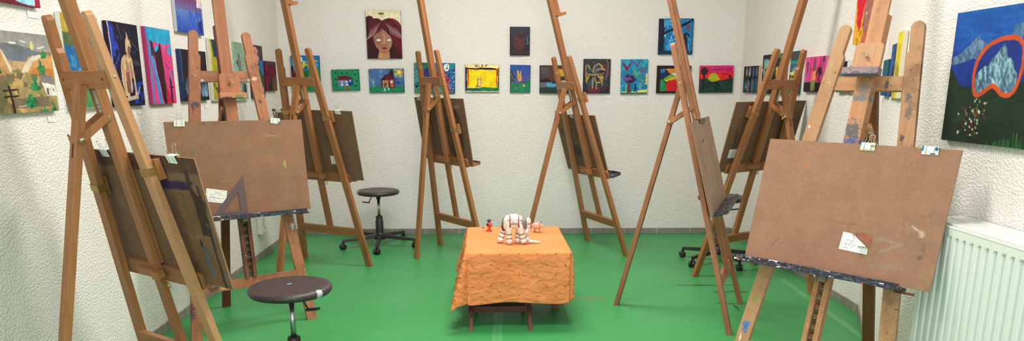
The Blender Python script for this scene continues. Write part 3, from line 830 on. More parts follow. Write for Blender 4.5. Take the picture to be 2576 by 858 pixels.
R1, T1 = easel('E1', 'A', 'tall beech easel nearest on the left, seen from behind, close to the left wall', m1, [(1, .945), (-1, 1.034)])
R2, T2 = easel('E2', 'B', 'old paint-spattered easel by the left wall holding the board with the set square', m2)
R3, T3 = easel('E3', 'A', 'beech easel in the left back corner, half hidden by the old easel\'s board', mA, [(1, 1.15), (-1, 1.112)], 1.855)
R4, T4 = easel('E4', 'A', 'beech easel against the back wall, left of the orange table', mA, [(1, .99), (-1, 1.002)])
R5, T5 = easel('E5', 'A', 'beech easel by the back wall, leaning over right of the orange table', dict(mA, tray=M['tray']), [(-1, 1.262)], 1.868)
R6, T6 = easel('E6', 'A', 'worn beech easel standing sideways right of the table, its board edge-on', m6)
R7, T7 = easel('E7', 'A', 'beech easel in the right back corner, seen from behind with a stool behind it', mA, [(1, 1.172), (-1, 1.172)])
R8, T8 = easel('E8', 'B', 'large tan paint-marked easel in the right foreground beside the radiator', m8)

# boards
dk = (92, 70, 56)
f8 = board_img(8, (150, 112, 91), [('ell', .24, .18, .016, .012, (170, 100, 68)), ('line', [(.58, .55), (.74, .57), (.86, .585)], .004, (160, 126, 102)), ('line', [(.85, .56), (.89, .585)], .006, (214, 190, 168)),
    ('line', [(.69, .70), (.825, .705)], .014, (148, 126, 104)), ('line', [(.825, .705), (.73, .79)], .013, (150, 128, 104)), ('line', [(.70, .895), (.85, .875)], .013, (147, 124, 102)),
    ('rect', .585, .675, .675, .79, (140, 92, 66)), ('ell', .90, .60, .012, .03, (190, 156, 134)), ('line', [(.92, .67), (.925, .76)], .006, (116, 100, 92)), ('ell', .915, .77, .010, .014, (108, 92, 86)),
    ('line', [(.43, .585), (.50, .60), (.58, .61)], .004, (136, 98, 76)), ('line', [(.60, .55), (.63, .47)], .003, (138, 102, 80)), ('ell', .48, .115, .02, .008, (146, 108, 84)), ('ell', .93, .45, .014, .03, (140, 110, 92)), ('line', [(.15, .87), (.20, .80)], .006, (124, 88, 66))])
f2 = board_img(2, (138, 103, 81), [('rect', .145, .20, .175, .36, (126, 102, 80)), ('ell', .29, .02, .07, .012, (128, 106, 82)), ('line', [(.70, .18), (.80, .15)], .006, (164, 132, 106)), ('line', [(.35, .64), (.48, .62)], .004, (160, 126, 100)), ('ell', .835, .48, .009, .04, (150, 148, 84)),
    ('line', [(.56, .87), (.66, .86)], .006, (152, 84, 64)), ('line', [(.68, .60), (.69, .92)], .003, (136, 96, 74)), ('line', [(.06, .21), (.10, .18)], .004, (160, 128, 104))])
f6 = board_img(6, (170, 142, 124), [('line', [(.3, .25), (.5, .2)], .012, (112, 90, 76)), ('ell', .55, .02, .18, .05, (122, 100, 88)), ('ell', .2, .3, .06, .3, (158, 130, 112)), ('ell', .7, .6, .05, .3, (158, 130, 112))])
bk = lambda seed, m=(): board_img(seed, (116, 90, 70), m)[:, ::-1]
b1 = bk(1, [('rect', .0, .0, 1, .12, (86, 64, 52)), ('patch', (.05, .18, .42, .26), (60, 46, 76), 10, -.1), ('rect', .06, .25, .30, .96, (112, 84, 60)), ('line', [(.30, .26), (.06, .28)], .006, (128, 102, 76)), ('line', [(.30, .26), (.30, .75)], .006, (128, 102, 76)),
    ('line', [(.06, .60), (.25, .62)], .006, (138, 112, 84)), ('line', [(.045, .20), (.05, 1)], .02, (60, 48, 44)), ('patch', (.02, .1, .12, .75), (64, 48, 42), 9, .1), ('ell', .14, .80, .012, .14, (64, 96, 116)), ('ell', .16, .66, .008, .03, (30, 24, 24)), ('ell', .62, .70, .02, .03, (150, 134, 118)), ('patch', (.4, .1, .8, .3), (74, 78, 66), 8, .35)])
b3 = bk(3); b4 = bk(4, [('patch', (.0, .06, .35, .16), (150, 136, 120), 16, .5), ('ell', .3, .5, .2, .4, (92, 72, 58)), ('line', [(.55, .7), (.5, .5), (.58, .62)], .006, (140, 120, 100)), ('ell', .17, .13, .07, .025, (136, 122, 108))])
b5 = bk(5, [('ell', .62, .62, .10, .10, (80, 76, 72)), ('rect', .30, .3, .42, .5, (118, 84, 58)), ('ell', .4, .7, .08, .12, (84, 78, 74)), ('ell', .9, .3, .02, .06, (60, 44, 36))])
b7 = bk(7, [('line', [(.80, .12), (.74, .55)], .012, (126, 102, 80)), ('ell', .72, .10, .03, .02, (150, 132, 112)), ('ell', .88, .5, .012, .2, (88, 66, 52))])
fb = board_img(11)
B1, X1 = board('E1', T1, 'smeared hardboard drawing board seen from behind on the nearest left easel', fb, b1)
B2, X2 = board('E2', T2, 'wide hardboard drawing board facing us with a grey set square on it', f2, b3, [(-.146, .111, .104, .068, .20, -1, 3, False)])
B3, X3 = board('E3', T3, 'dark back of the drawing board in the left corner, white label on it', fb, b3, [(-.140, .140, .080, .060, -.05, 1, 4, False)])
B4, X4 = board('E4', T4, 'dark-backed drawing board on the easel left of the orange table', fb, b4)
B5, X5 = board('E5', T5, 'dark-backed drawing board on the leaning easel right of the orange table', fb, b5)
B6, X6 = board('E6', T6, 'greyish drawing board seen nearly edge-on above a purple paint tray', f6, bk(12))
B7, X7 = board('E7', T7, 'brown back of the drawing board in the right corner, small label on it', fb, b7, [(.252, .115, .080, .060, 0, 1, 5, False)])
B8, X8 = board('E8', T8, 'large hardboard drawing board in the right foreground with a peeling label', f8, bk(13), [(.070, .128, .104, .066, .05, -1, 6, True)])

# binder clips
H = lambda k: EZ[k]['bh']
clip(X8, .040, H('E8'), 'yellow-stained white binder clip on the big right foreground board', .052, dirty_clip('clip_yellow', [((.018, -.01, -.006), (.008, .02, .006), rgb(170, 156, 84)), ((-.025, -.01, .002), (.003, .02, .01), rgb(120, 190, 190)), ((0, -.01, -.02), (.03, .02, .0025), rgb(186, 180, 120))]))
clip(X8, .254, H('E8'), 'blue-stained white binder clip at the right corner of the foreground board', .054, dirty_clip('clip_blue', [((.020, -.01, -.002), (.006, .02, .008), rgb(30, 96, 150)), ((-.025, -.01, -.003), (.004, .02, .010), rgb(40, 130, 170)), ((.01, -.01, -.02), (.010, .02, .0025), rgb(40, 70, 110))]))
clip(X2, -.284, H('E2'), 'clean white binder clip at the upper left of the set square board', .052)
clip(X2, .207, H('E2') + .004, 'white binder clip with a blue corner on the set square board', .050, dirty_clip('clip_blue_corner', [((.024, -.01, -.018), (.008, .02, .008), rgb(40, 110, 180))]), .12)
clip(X1, -.222, H('E1'), 'white binder clip on the nearest left easel\'s board, right end', .052)
clip(X1, .215, H('E1'), 'binder clip mostly hidden behind the nearest left easel\'s mast', .05)
clip(X3, .300, H('E3'), 'binder clip on the left corner board, half behind the easel leg', .05)
clip(X3, -.245, H('E3'), 'binder clip at the right end of the left corner board', .05)
clip(X4, .276, H('E4'), 'binder clip on the board left of the orange table', .05, plain('dull_clip', rgb(196, 170, 150), .4))
clip(X5, .030, H('E5'), 'binder clip behind the mast of the leaning easel right of the table', .05)
clip(X6, -.062, H('E6'), 'dark binder clip on the board seen edge-on', .05, plain('dark_clip', rgb(58, 52, 54), .4))

# set square standing on the tray of the old left easel
tri = [(-.181, .0), (.004, .0), (.002, .209)]; hole = [(-.122, .026), (-.030, .026), (-.034, .124)]
mb = MB(); o = len(mb.v); t = .0026
vv = [(x, y, z) for y in (0, -t) for x, z in tri + hole]
ff = []
for k, rev in ((0, False), (6, True)):
    for i in range(3):
        j = (i + 1) % 3; q = (k + i, k + j, k + 3 + j, k + 3 + i); ff.append(q[::-1] if rev else q)
for ring in (0, 3):
    for i in range(3):
        j = (i + 1) % 3; ff.append((ring + i, ring + j, 6 + ring + j, 6 + ring + i))
mb.add(vv, ff)
sq = mb.build('set_square', M['ruler'], bevel=.0006)
sq.matrix_world = X2 @ Matrix.Translation((0, -.0066, .001)) @ Matrix.Rotation(-.004, 4, 'X')
tag(sq, 'smoky grey set square standing on the tray against the left board', 'ruler')

# ------------------------------------------------------------------ stools
def make_stool(name, label, loc, rz, zseat, lever_a, r_base=.30):
    r = thing(name, label, 'stool', loc, rz, 'black swivel stools on castors')
    mb = MB(); mb.lathe([(.02, -.036), (.150, -.036), (.166, -.032), (.1735, -.020), (.1735, -.012), (.168, -.003), (.158, 0), (.12, -.0015), (.06, -.003), (.001, -.0035)], n=48)
    s = mb.build('seat', M['seat'], r); s.location = (0, 0, zseat)
    mb = MB(); mb.lathe([(.026, zseat - .036), (.026, zseat - .042), (.0175, zseat - .044), (.0175, zseat - .075), (.015, zseat - .076)][::-1], n=20); mb.build('seat_collar', M['black'], r)
    mb = MB(); mb.lathe([(.0120, .22), (.0120, zseat - .07)], n=20); mb.build('gas_piston', M['chrome'], r)
    mb = MB(); mb.lathe([(.030, .085), (.0325, .10), (.0325, .215), (.0275, .222), (.0275, .255), (.025, .259), (.0121, .259)], n=24); mb.build('column_sleeve', M['black'], r)
    mb = MB(); mb.lathe([(.020, .062), (.046, .066), (.048, .085), (.036, .115), (.030, .125)], n=24); mb.build('base_hub', M['black'], r)
    ca, sa = math.cos(lever_a), math.sin(lever_a)
    mb = MB(); z = zseat - .04
    mb.tube([(.018 * ca, .018 * sa, z), (.055 * ca, .055 * sa, z - .012), (.078 * ca, .078 * sa, z - .058)], .0042, 8)
    mb.beam((.072 * ca, .072 * sa, z - .062), (.134 * ca, .134 * sa, z - .052), .026, .007, (-sa, ca, 0), rnd0=.006, rnd1=.010)
    mb.build('height_lever', M['black'], r)
    for k in range(5):
        a = 2 * PI * k / 5; c, q = math.cos(a), math.sin(a)
        mb = MB(); e = Vector((c, q, 0)); sd = Vector((-q, c, 0)); n = 6
        sec = []
        for i in range(n + 1):
            t = i / n; rr = .03 + (r_base - .03) * t; w = .021 - .008 * t; zt = .112 - .030 * t ** .8; zb = zt - .034 + .014 * t
            sec.append([e * rr + sd * w + Vector((0, 0, zb)), e * rr - sd * w + Vector((0, 0, zb)), e * rr - sd * (w * .7) + Vector((0, 0, zt)), e * rr + sd * (w * .7) + Vector((0, 0, zt))])
        v = [p for s_ in sec for p in s_]; f = [(0, 1, 2, 3), (4 * n, 4 * n + 3, 4 * n + 2, 4 * n + 1)]
        for i in range(n):
            for j in range(4): f.append((4 * i + j, 4 * i + (j + 1) % 4, 4 * i + 4 + (j + 1) % 4, 4 * i + 4 + j))
        mb.add(v, f); mb.build('base_arm', M['black'], r, .003)
        ct = bpy.data.objects.new('castor', None); C.objects.link(ct); ct.parent = r
        ct.location = (c * (r_base - .006), q * (r_base - .006), 0); ct.rotation_euler = (0, 0, a + .9 * (k * 1.7 % 2 - 1) + .5)
        mb = MB()
        for sgn in (1, -1):
            mb.lathe([(.012, .0), (.0225, .001), (.0245, .004), (.0245, .015), (.0225, .018), (.008, .019)], ((0.004, sgn * .003, .0245), (1, 0, 0), (0, 0, 1), (0, sgn, 0)), 22)
        mb.build('wheel_pair', M['black'], ct)
        mb = MB(); mb.box(-.006, .008, -.0028, .0028, .02, .056); mb.lathe([(.008, .048), (.011, .052), (.011, .062), (.006, .064)], n=14); mb.build('castor_stem', M['black'], ct)
    return r
base_rot = lambda x, y: math.atan2(y, x)
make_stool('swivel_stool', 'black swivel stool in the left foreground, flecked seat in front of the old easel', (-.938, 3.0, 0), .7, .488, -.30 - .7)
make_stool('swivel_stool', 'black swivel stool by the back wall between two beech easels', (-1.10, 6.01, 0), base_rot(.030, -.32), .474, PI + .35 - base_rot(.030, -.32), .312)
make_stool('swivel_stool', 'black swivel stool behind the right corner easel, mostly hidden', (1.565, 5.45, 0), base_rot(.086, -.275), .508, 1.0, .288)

# ------------------------------------------------------------------ table with cloth
TC = Vector((.022, 4.258, 0)); TYAW = .040
tb = thing('folding_table', 'low dark wooden folding table hidden under the orange cloth', 'table', TC, TYAW)
TX, TY, TZ = .276, .360, .426
mb = MB(); mb.box(-TX, TX, -TY, TY, TZ - .02, TZ); mb.build('tabletop', M['darkwood'], tb, .003)
def xleg(x, yb, yt, name='leg', par=tb, zt=None, w=.030, t=.020):
    mb = MB(); d = Vector((0, yt - yb, (zt or TZ) - .021)).normalized()
    mb.beam(Vector((x, yb, 0)) - d * .03, Vector((x, yt, (zt or TZ) - .021)), w, t, (0, 1, 0) if False else Vector((1, 0, 0)).cross(d), mat=0)
    mb.v = [(v[0], v[1] - d.y * v[2] / d.z, 0.0) if v[2] < .02 else v for v in mb.v]
    return mb.build(name, M['darkwood_z'], par, .0015)
xo = -.100
for x in (xo - .163, xo + .163): xleg(x, -.405, .22)
for x in (xo - .139, xo + .139): xleg(x, -.085, -.335)
mb = MB(); mb.box(xo - .180, xo + .180, -.266, -.250, .056, .094); mb.build('stretcher', M['darkwood'], tb, .0015)
mb = MB(); mb.box(xo - .150, xo + .150, -.118, -.100, .035, .075); mb.build('stretcher', M['darkwood'], tb, .0015)
for y in (-.035, .035):
    mb = MB(); p0 = Vector((.245, y, 0)); p1 = Vector((-.02, y, TZ - .022)); d = (p1 - p0).normalized()
    mb.beam(p0 - d * .04, p1, .030, .020, Vector((0, 1, 0)).cross(d))
    mb.v = [(v[0] - d.x * v[2] / d.z, v[1], 0.0) if v[2] < .02 else v for v in mb.v]
    mb.build('leg', M['darkwood_z'], tb, .0015)

def tablecloth():
    NX, NY = 210, 230
    dl, dr, df, db = .31, .28, .288, .27
    V = []; UV = []
    X0, X1, Y0, Y1 = -.279, .279, -.363, .363; Z = TZ + .003
    for j in range(NY + 1):
        for i in range(NX + 1):
            b = Y0 - df + (Y1 - Y0 + df + db) * j / NY; a = X0 - dl + (X1 - X0 + dl + dr) * i / NX
            ox = max(X0 - a, a - X1, 0); sx = -1 if a < X0 else 1
            oy = max(Y0 - b, b - Y1, 0); sy = -1 if b < Y0 else 1
            x = min(max(a, X0), X1); y = min(max(b, Y0), Y1); z = Z
            nzv = mnoise.noise(Vector((a * 6, b * 6, 3.1)))
            if ox or oy:
                rad = .010
                if ox and oy:
                    dist = math.hypot(ox, oy); hang = max(ox, oy) * (.55 if sx < 0 or sy > 0 else .93) + dist * (.45 if sx < 0 or sy > 0 else .07)
                    ang = math.atan2(oy, ox)
                    fold = math.sin(ang * 2) ** 2
                    flare = hang * (.05 + .26 * fold * (1.0 if (sx < 0) else .42))
                    if sx > 0 and sy < 0: flare = -hang * .30 * fold
                    x += sx * flare * math.cos(ang); y += sy * flare * math.sin(ang)
                    drop = hang * (1 - .10 * fold)
                elif ox:
                    drop = ox; k = .16 if sx < 0 else .03
                    x += sx * (ox * k * (1 + .5 * math.sin(b * 17 + .6)) )
                else:
                    drop = oy; k = .035
                    y += sy * (oy * k * (1 + .7 * math.sin(a * 19 + 1.2)))
                s = min(drop / rad, PI / 2)
                if drop < rad * PI / 2:
                    off = rad * math.sin(s); dz = rad * (1 - math.cos(s))
                else:
                    off = rad; dz = rad + drop - rad * PI / 2
                l = math.hypot(ox, oy)
                x += sx * off * ox / l; y += sy * off * oy / l; z = Z - dz
                # creases of the unironed hanging part
                amp = min(1, drop / .05)
                def rid(p, f): return 1 - abs(mnoise.noise(Vector(p) * f)) * 2
                cr = .0052 * rid((a + .2 * b, (b if ox else 0) * 1.0 + z * 1.1, 1.7), 9) + .0040 * rid((a * 1.0 - z * .8, z * 1.1 + a * .5 + b, 7.7), 17) + .0022 * rid((a, z + b, 4.4), 34)
                if ox >= oy: x += sx * cr * amp
                if oy >= ox: y += sy * cr * amp
                if oy and not ox: z += amp * .008 * math.sin(a * 14 + 2) * (drop / df)
            else:
                z += .0012 * nzv
            V.append((x, y, z)); UV.append((a, b))
    F = [(j * (NX + 1) + i, j * (NX + 1) + i + 1, (j + 1) * (NX + 1) + i + 1, (j + 1) * (NX + 1) + i) for j in range(NY) for i in range(NX)]
    me = bpy.data.meshes.new('tablecloth'); me.from_pydata(V, [], F); me.materials.append(M['cloth'])
    uv = me.uv_layers.new(name='cloth')
    for l in me.loops: uv.data[l.index].uv = UV[l.vertex_index]
    for p in me.polygons: p.use_smooth = True
    o = bpy.data.objects.new('tablecloth', me); C.objects.link(o)
    so = o.modifiers.new('cloth thickness', 'SOLIDIFY'); so.thickness = .0012; so.offset = 1
    o.location = TC; o.rotation_euler = (0, 0, TYAW)
    tag(o, 'crumpled orange patterned cloth draped over the low table', 'tablecloth')
tablecloth()

# ------------------------------------------------------------------ the still life
ZT = TZ + .0052
def toy_mat(name, base, blobs=(), rough=.45, dots=None):
    m, nt, b = new_mat(name); g = G(nt); v = g.coord()
    col = g.ramp(g.noise(g.coord(scale=(1, 1, .35)), 70, 4), [(.3, tuple(x * .86 for x in base)), (.7, base)])
    if dots:
        vo = g.n('ShaderNodeTexVoronoi'); vo.inputs['Scale'].default_value = dots[0]; g.L(v, vo.inputs['Vector'])
        col = g.mix(g.math('LESS_THAN', vo.outputs['Distance'], dots[1]), col, rgb(30, 26, 26))
    for c, r, k in blobs: col = g.mix(g.blob(v, c, r, .12, 80), col, k)
    g.L(col, b.inputs['Base Color']); b.inputs['Roughness'].default_value = rough
    g.bump(g.noise(v, 120, 3), .2, .001, b)
    return m
eg = thing('toy_elephant', 'white carved wooden toy elephant with red saddle cloth on the orange cloth', 'figurine', (.012, 4.115, ZT), 0)
white = rgb(226, 220, 212); grey = rgb(128, 108, 104); red = rgb(176, 34, 30); mar = rgb(88, 22, 24)
mw = toy_mat('elephant_white', white, [((-.034, -.03, .138), (.003, .02, .003), rgb(40, 34, 34)), ((.040, -.03, .136), (.004, .02, .003), rgb(40, 34, 34)), ((.024, -.03, .092), (.003, .02, .003), rgb(60, 44, 40))])
md = toy_mat('elephant_saddle', rgb(232, 226, 218), dots=(190, .33)); mr = toy_mat('toy_red', red); mg = toy_mat('elephant_grey', grey); mm = toy_mat('elephant_maroon', mar, rough=.4)
# body: closed loops along x: (x, z centre, half height, half width)
def loops(mb, secs, n=20, mat=0, p=2.4):
    v = []; f = []
    for (x, zc, hz, wy) in secs:
        for k in range(n):
            a = 2 * PI * k / n; c, s = math.cos(a), math.sin(a)
            v.append((x, wy * math.copysign(abs(c) ** (2 / p), c), zc + hz * math.copysign(abs(s) ** (2 / p), s)))
    m = len(secs)
    for i in range(m - 1):
        for k in range(n): f.append((i * n + k, i * n + (k + 1) % n, (i + 1) * n + (k + 1) % n, (i + 1) * n + k))
    f.append(list(range(n))[::-1]); f.append([(m - 1) * n + k for k in range(n)])
    mb.add(v, f, mat, True)
mb = MB(); loops(mb, [(-.062, .112, .020, .014), (-.058, .114, .032, .024), (-.048, .118, .042, .031), (-.03, .122, .044, .034), (0, .126, .040, .035), (.022, .124, .041, .034), (.036, .121, .042, .031), (.044, .118, .036, .025), (.047, .117, .026, .018)])
bd = mb.build('body', mw, eg)
# neck ring, head, trunk
mb = MB(); loops(mb, [(.043, .122, .024, .021), (.050, .118, .029, .025), (.058, .114, .031, .026), (.066, .112, .030, .025), (.073, .112, .026, .021)]); mb.build('neck', mg, eg)
mh = toy_mat('elephant_head_white', white, [((.084, -.02, .117), (.0042, .02, .0042), rgb(24, 22, 24)), ((.085, -.02, .139), (.003, .02, .002), rgb(50, 40, 40)), ((.0835, -.02, .092), (.002, .02, .002), rgb(60, 50, 48))])
mb = MB(); loops(mb, [(.068, .116, .014, .012), (.074, .120, .026, .022), (.084, .119, .032, .024), (.092, .114, .030, .022), (.098, .106, .020, .014)])
v0 = len(mb.v)
mb.tube([(.083, 0, .112), (.082, 0, .092), (.079, 0, .074)], [.022, .0185, .013], 16)
hd = mb.build('head', mh, eg)
mb = MB(); mb.tube([(.0945, -.021 + .0, .132), (.0965, -.0225, .118), (.0965, -.021, .104), (.095, -.016, .088)], [.0025, .0028, .0028, .002], 8); mb.tube([(.0945, .021, .132), (.0965, .0225, .118), (.0965, .021, .104), (.095, .016, .088)], .0026, 8)
mb.build('bridle', mr, hd)
for sg in (1, -1):
    mb = MB(); mb.beam((.079, sg * .019, .090), (.068, sg * .024, .066), .016, .004, (1, 0, .3), rnd0=.007, rnd1=.006); mb.build('ear', mw, hd, .001)
for seg_ in ([(.0785, 0, .074, .0125), (.0765, 0, .058, .0105), (.075, 0, .042, .0095)], [(.075, 0, .039, .0105), (.078, 0, .026, .0105), (.083, 0, .013, .0110)], [(.083, 0, .0125, .011), (.100, 0, .0105, .0100), (.114, 0, .0095, .0090)], [(.1155, 0, .0090, .0088), (.130, 0, .0078, .0070), (.151, 0, .0062, .0048)]):
    mb = MB(); mb.tube([q[:3] for q in seg_], [q[3] for q in seg_], 14); mb.build('trunk_segment', mw, eg)
# legs
def eleg(x, y, kx, lift):
    lg = bpy.data.objects.new('leg', None); C.objects.link(lg); lg.parent = eg
    lg.location = (x, y, .092); lg.rotation_euler = (0, kx, 0)
    z = -.0905 / math.cos(kx) + lift
    mb = MB(); mb.lathe([(.004, .036), (.013, .032), (.0185, .020), (.0195, .004), (.0185, -.012), (.0165, -.030), (.0152, -.036)][::-1], n=22); mb.build('thigh', mw, lg)
    mb = MB(); mb.lathe([(.0162, -.036), (.0162, -.039)][::-1], n=20); mb.lathe([(.0170, -.060), (.0170, -.0625)][::-1], n=20); mb.build('leg_band', mm, lg)
    mb = MB(); mb.lathe([(.0152, -.039), (.0168, -.050), (.0168, -.060)][::-1], n=20); mb.lathe([(.0165, -.0625), (.0182, -.074), (.0198, z)][::-1], n=20); mb.build('foot', mw, lg)
eleg(-.030, -.016, -.03, .0006); eleg(-.052, .016, .33, .0065); eleg(.034, -.016, -.26, .0052); eleg(.026, .018, .05, .0008)
# saddle cloth, tail
mb = MB(); NX, NY = 10, 30; vv = []; ff = []
for j in range(NY + 1):
    t = -1.68 + 3.36 * j / NY
    for i in range(NX + 1):
        x = -.022 + .046 * i / NX; wy = .0362 * abs(math.sin(t)) ** (2 / 2.4) * (1 if t > 0 else -1); hz = .0418 * math.copysign(abs(math.cos(t)) ** (2 / 2.4), math.cos(t))
        vv.append((x, wy, .125 + hz + .0008))
for j in range(NY):
    for i in range(NX): a = j * (NX + 1) + i; ff.append((a, a + 1, a + NX + 2, a + NX + 1))
mb.add(vv, ff, 0, True); sd = mb.build('saddle_cloth', md, eg); so = sd.modifiers.new('t', 'SOLIDIFY'); so.thickness = .002; so.offset = 1
mb = MB()
for sg in (1, -1):
    for x in (-.024, .025):
        mb.tube([(x, sg * .012, .1665), (x, sg * .028, .160), (x + (.002 if x > 0 else -.001), sg * .0355, .146), (x, sg * .0372, .128), (x + .001, sg * .0368, .115)], [.0018, .0024, .0024, .0024, .0028], 8)
        mb.ball((x + .001, sg * .0352, .106), (.0050, .003, .0095), 8)
    mb.tube([(-.024, sg * .0372, .1185), (.025, sg * .0372, .1185)], .0018, 8)
mb.build('saddle_trim', mr, eg)
mb = MB(); mb.tube([(-.052, 0, .155), (-.060, 0, .140), (-.0645, 0, .118)], [.004, .006, .0055], 10); mb.tube([(-.0645, 0, .118), (-.0665, 0, .096), (-.062, 0, .080), (-.055, 0, .072)], [.0055, .0072, .007, .004], 10, 1); mb.build('tail', [mg, mm], eg)

# pecking toy bird
bdv = thing('toy_bird', 'little painted red and purple wooden bird on a stand, back left of the cloth', 'figurine', (-.142, 4.478, ZT), 0)
pur = toy_mat('toy_purple', rgb(84, 40, 92), rough=.3); tan = toy_mat('toy_tan', rgb(226, 168, 112)); dkp = toy_mat('toy_dark', rgb(70, 30, 34))
redd = toy_mat('toy_red_dotted', rgb(206, 52, 40), rough=.35)
mb = MB(); mb.lathe([(.0155, 0), (.0165, .003), (.015, .008), (.010, .012), (.005, .017), (.005, .021), (.008, .024)], n=22); mb.build('stand', redd, bdv)
mb = MB(); mb.ball((.006, -.002, .038), (.0135, .013, .0155)); mb.build('body', redd, bdv)
mb = MB(); mb.ball((-.0075, 0, .039), (.010, .0115, .011)); mb.build('wing', dkp, bdv)
mb = MB(); mb.lathe([(.0105, .0), (.0115, .002), (.0095, .004)], ((-.002, 0, .0495), (1, 0, 0), (0, 1, 0), (0, 0, 1)), 18); mb.build('collar', tan, bdv)
mb = MB(); mb.ball((.0, 0, .0655), .0115); hd_ = mb.build('head', pur, bdv)
mb = MB(); mb.lathe([(.0035, 0), (.0025, .004), (.0005, .009)], ((.0105, 0, .0675), (0, 1, 0), (0, 0, 1), (1, 0, .15)), 10); mb.build('beak', redd, hd_)
mb = MB(); mb.tube([(-.006, 0, .030), (-.020, 0, .027), (-.036, -.002, .023)], [.0075, .0065, .0045], 12); mb.build('tail', tan, bdv)
mb = MB(); mb.ball((-.0385, -.002, .022), (.0048, .0045, .0045), 8); mb.build('tail_tip', dkp, bdv)

# pig behind the elephant's head
pg = thing('toy_pig', 'small pink pig figurine standing behind the elephant\'s head', 'figurine', (.153, 4.442, ZT), -.35)
pk = toy_mat('pig_pink', rgb(214, 166, 146), [((-.012, -.03, .050), (.0025, .03, .003), rgb(40, 26, 26))])
mb = MB(); loops(mb, [(-.030, .036, .010, .009), (-.025, .038, .018, .016), (-.010, .039, .022, .020), (.006, .040, .022, .020), (.014, .041, .018, .016), (.020, .041, .012, .012)], p=2.1); mb.build('body', pk, pg)
mb = MB(); loops(mb, [(.012, .045, .010, .010), (.018, .046, .0155, .015), (.028, .044, .014, .013), (.035, .041, .009, .009), (.041, .040, .0075, .008), (.043, .040, .0065, .007)], p=2.1); hp_ = mb.build('head', pk, pg)
for sg in (1, -1):
    mb = MB(); mb.lathe([(.0055, 0), (.004, .006), (.0006, .011)], ((.021, sg * .010, .056), (1, 0, 0), (0, 1, 0), (.15, sg * .35, .9)), 10); mb.build('ear', dkp if sg > 0 else pk, hp_)
    for x in (-.019, .011):
        mb = MB(); mb.lathe([(.0048, 0), (.0055, .006), (.0075, .024)], ((x, sg * .010, 0), (1, 0, 0), (0, 1, 0), (0, 0, 1)), 12); mb.build('leg', pk, pg)
mb = MB(); mb.ball((.030, -.0118, .048), .0022, 6); mb.ball((.030, .0118, .048), .0022, 6); mb.build('eye', dkp, hp_)

# ------------------------------------------------------------------ radiator, socket
o_, d, n = W['wall_right_near']
rd = thing('radiator', 'white ribbed panel radiator on the near right wall under the mountain painting', 'radiator')
RTOP, RBOT, RF, RB = .845, .25, .150, .012
U0, U1 = .470, 2.0
rd.matrix_world = Matrix(((d.x, n.x, 0, B_.x), (d.y, n.y, 0, B_.y), (0, 0, 1, 0), (0, 0, 0, 1)))
mb = MB(); pitch = .0394; xs = []
x = U0 + .020
while x + pitch < U1 - .015:
    xs.append(x); x += pitch
prof = [(U0, RF)]
for x in xs: prof += [(x, RF), (x + .006, RF - .010), (x + .017, RF - .010), (x + .023, RF)]
prof += [(U1, RF)]
zt, zb = RTOP - .048, RBOT + .05
v = []; f = []; m = len(prof)
for z, ins in ((zb - .012, 0), (zb, 1), (zt, 1), (zt + .010, 0)):
    for (xx, yy) in prof: v.append((xx, yy if ins else RF, z))
for r_ in range(3):
    for i in range(m - 1): f.append((r_ * m + i, r_ * m + i + 1, (r_ + 1) * m + i + 1, (r_ + 1) * m + i))
mb.add(v, f)
mb.add([(U0, RF, RBOT), (U1, RF, RBOT), (U1, RF, zb - .012), (U0, RF, zb - .012)], [(0, 1, 2, 3)])
mb.add([(U0, RF, zt + .010), (U1, RF, zt + .010), (U1, RF, RTOP - .006), (U0, RF, RTOP - .006)], [(0, 1, 2, 3)])
fp = mb.build('front_panel', M['rad'], rd)
mb = MB(); mb.box(U0 + .004, U1 - .004, RB, RB + .012, RBOT, RTOP - .02); mb.build('rear_panel', M['rad'], rd)
mb = MB()
mb.box(U0 - .003, U1 + .003, RB, RF - .014, RTOP - .008, RTOP)
mb.box(U0 - .003, U1 + .003, RB - .006, RB + .006, RTOP, RTOP + .005)
mb.box(U0 - .003, U1 + .003, RB + .052, RB + .060, RTOP, RTOP + .003)
mb.box(U0 - .003, U0 + .010, RB + .006, RF - .018, RTOP, RTOP + .004)
mb.box(U0 - .003, U1 + .003, RF - .018, RF - .012, RTOP - .010, RTOP + .002)
mb.build('top_grille', M['rad_top'], rd, .001)
mb = MB(); mb.box(U0, U1, RF - .006, RF + .0015, RTOP - .012, RTOP - .005); mb.build('front_lip', M['rad_top'], rd, .001)
mb = MB(); mb.box(U0 - .002, U0, RB, RF, RBOT, RTOP - .002); mb.build('side_cover', M['rad'], rd)
mb = MB(); mb.box(U1, U1 + .002, RB, RF, RBOT, RTOP - .002); mb.build('side_cover', M['rad'], rd)
for u in (U0 + .25, U1 - .25):
    mb = MB(); mb.box(u - .02, u + .02, .0005, RB, RBOT + .1, RTOP - .1); mb.build('wall_bracket', M['rad'], rd)

o_, d, n = W['wall_left']
dl_ = (BL - LN).normalized()
sp = BL - dl_ * .945
so_ = thing('wall_socket', 'white double socket box low on the left wall behind the old easel', 'socket')
so_.matrix_world = Matrix(((dl_.x, n.x, 0, sp.x), (dl_.y, n.y, 0, sp.y), (0, 0, 1, .262), (0, 0, 0, 1)))
mb = MB(); mb.box(-.038, .038, .0005, .040, -.066, .066); bx = mb.build('socket_box', M['socket'], so_, .004)
for z in (-.033, .031):
    mb = MB(); mb.lathe([(.024, .0), (.024, .004), (.019, .005), (.018, .001), (.001, .001)], ((0.006, .0395, z), (1, 0, 0), (0, 0, 1), (0, 1, 0)), 20); mb.build('outlet', M['socket'], so_)

# ------------------------------------------------------------------ paintings
PIC = {}
def pic(k, nx, ny, bg, seed=1, warp=.010):
    p = Pt(nx, ny, bg, seed, warp); PIC[k] = p; return p

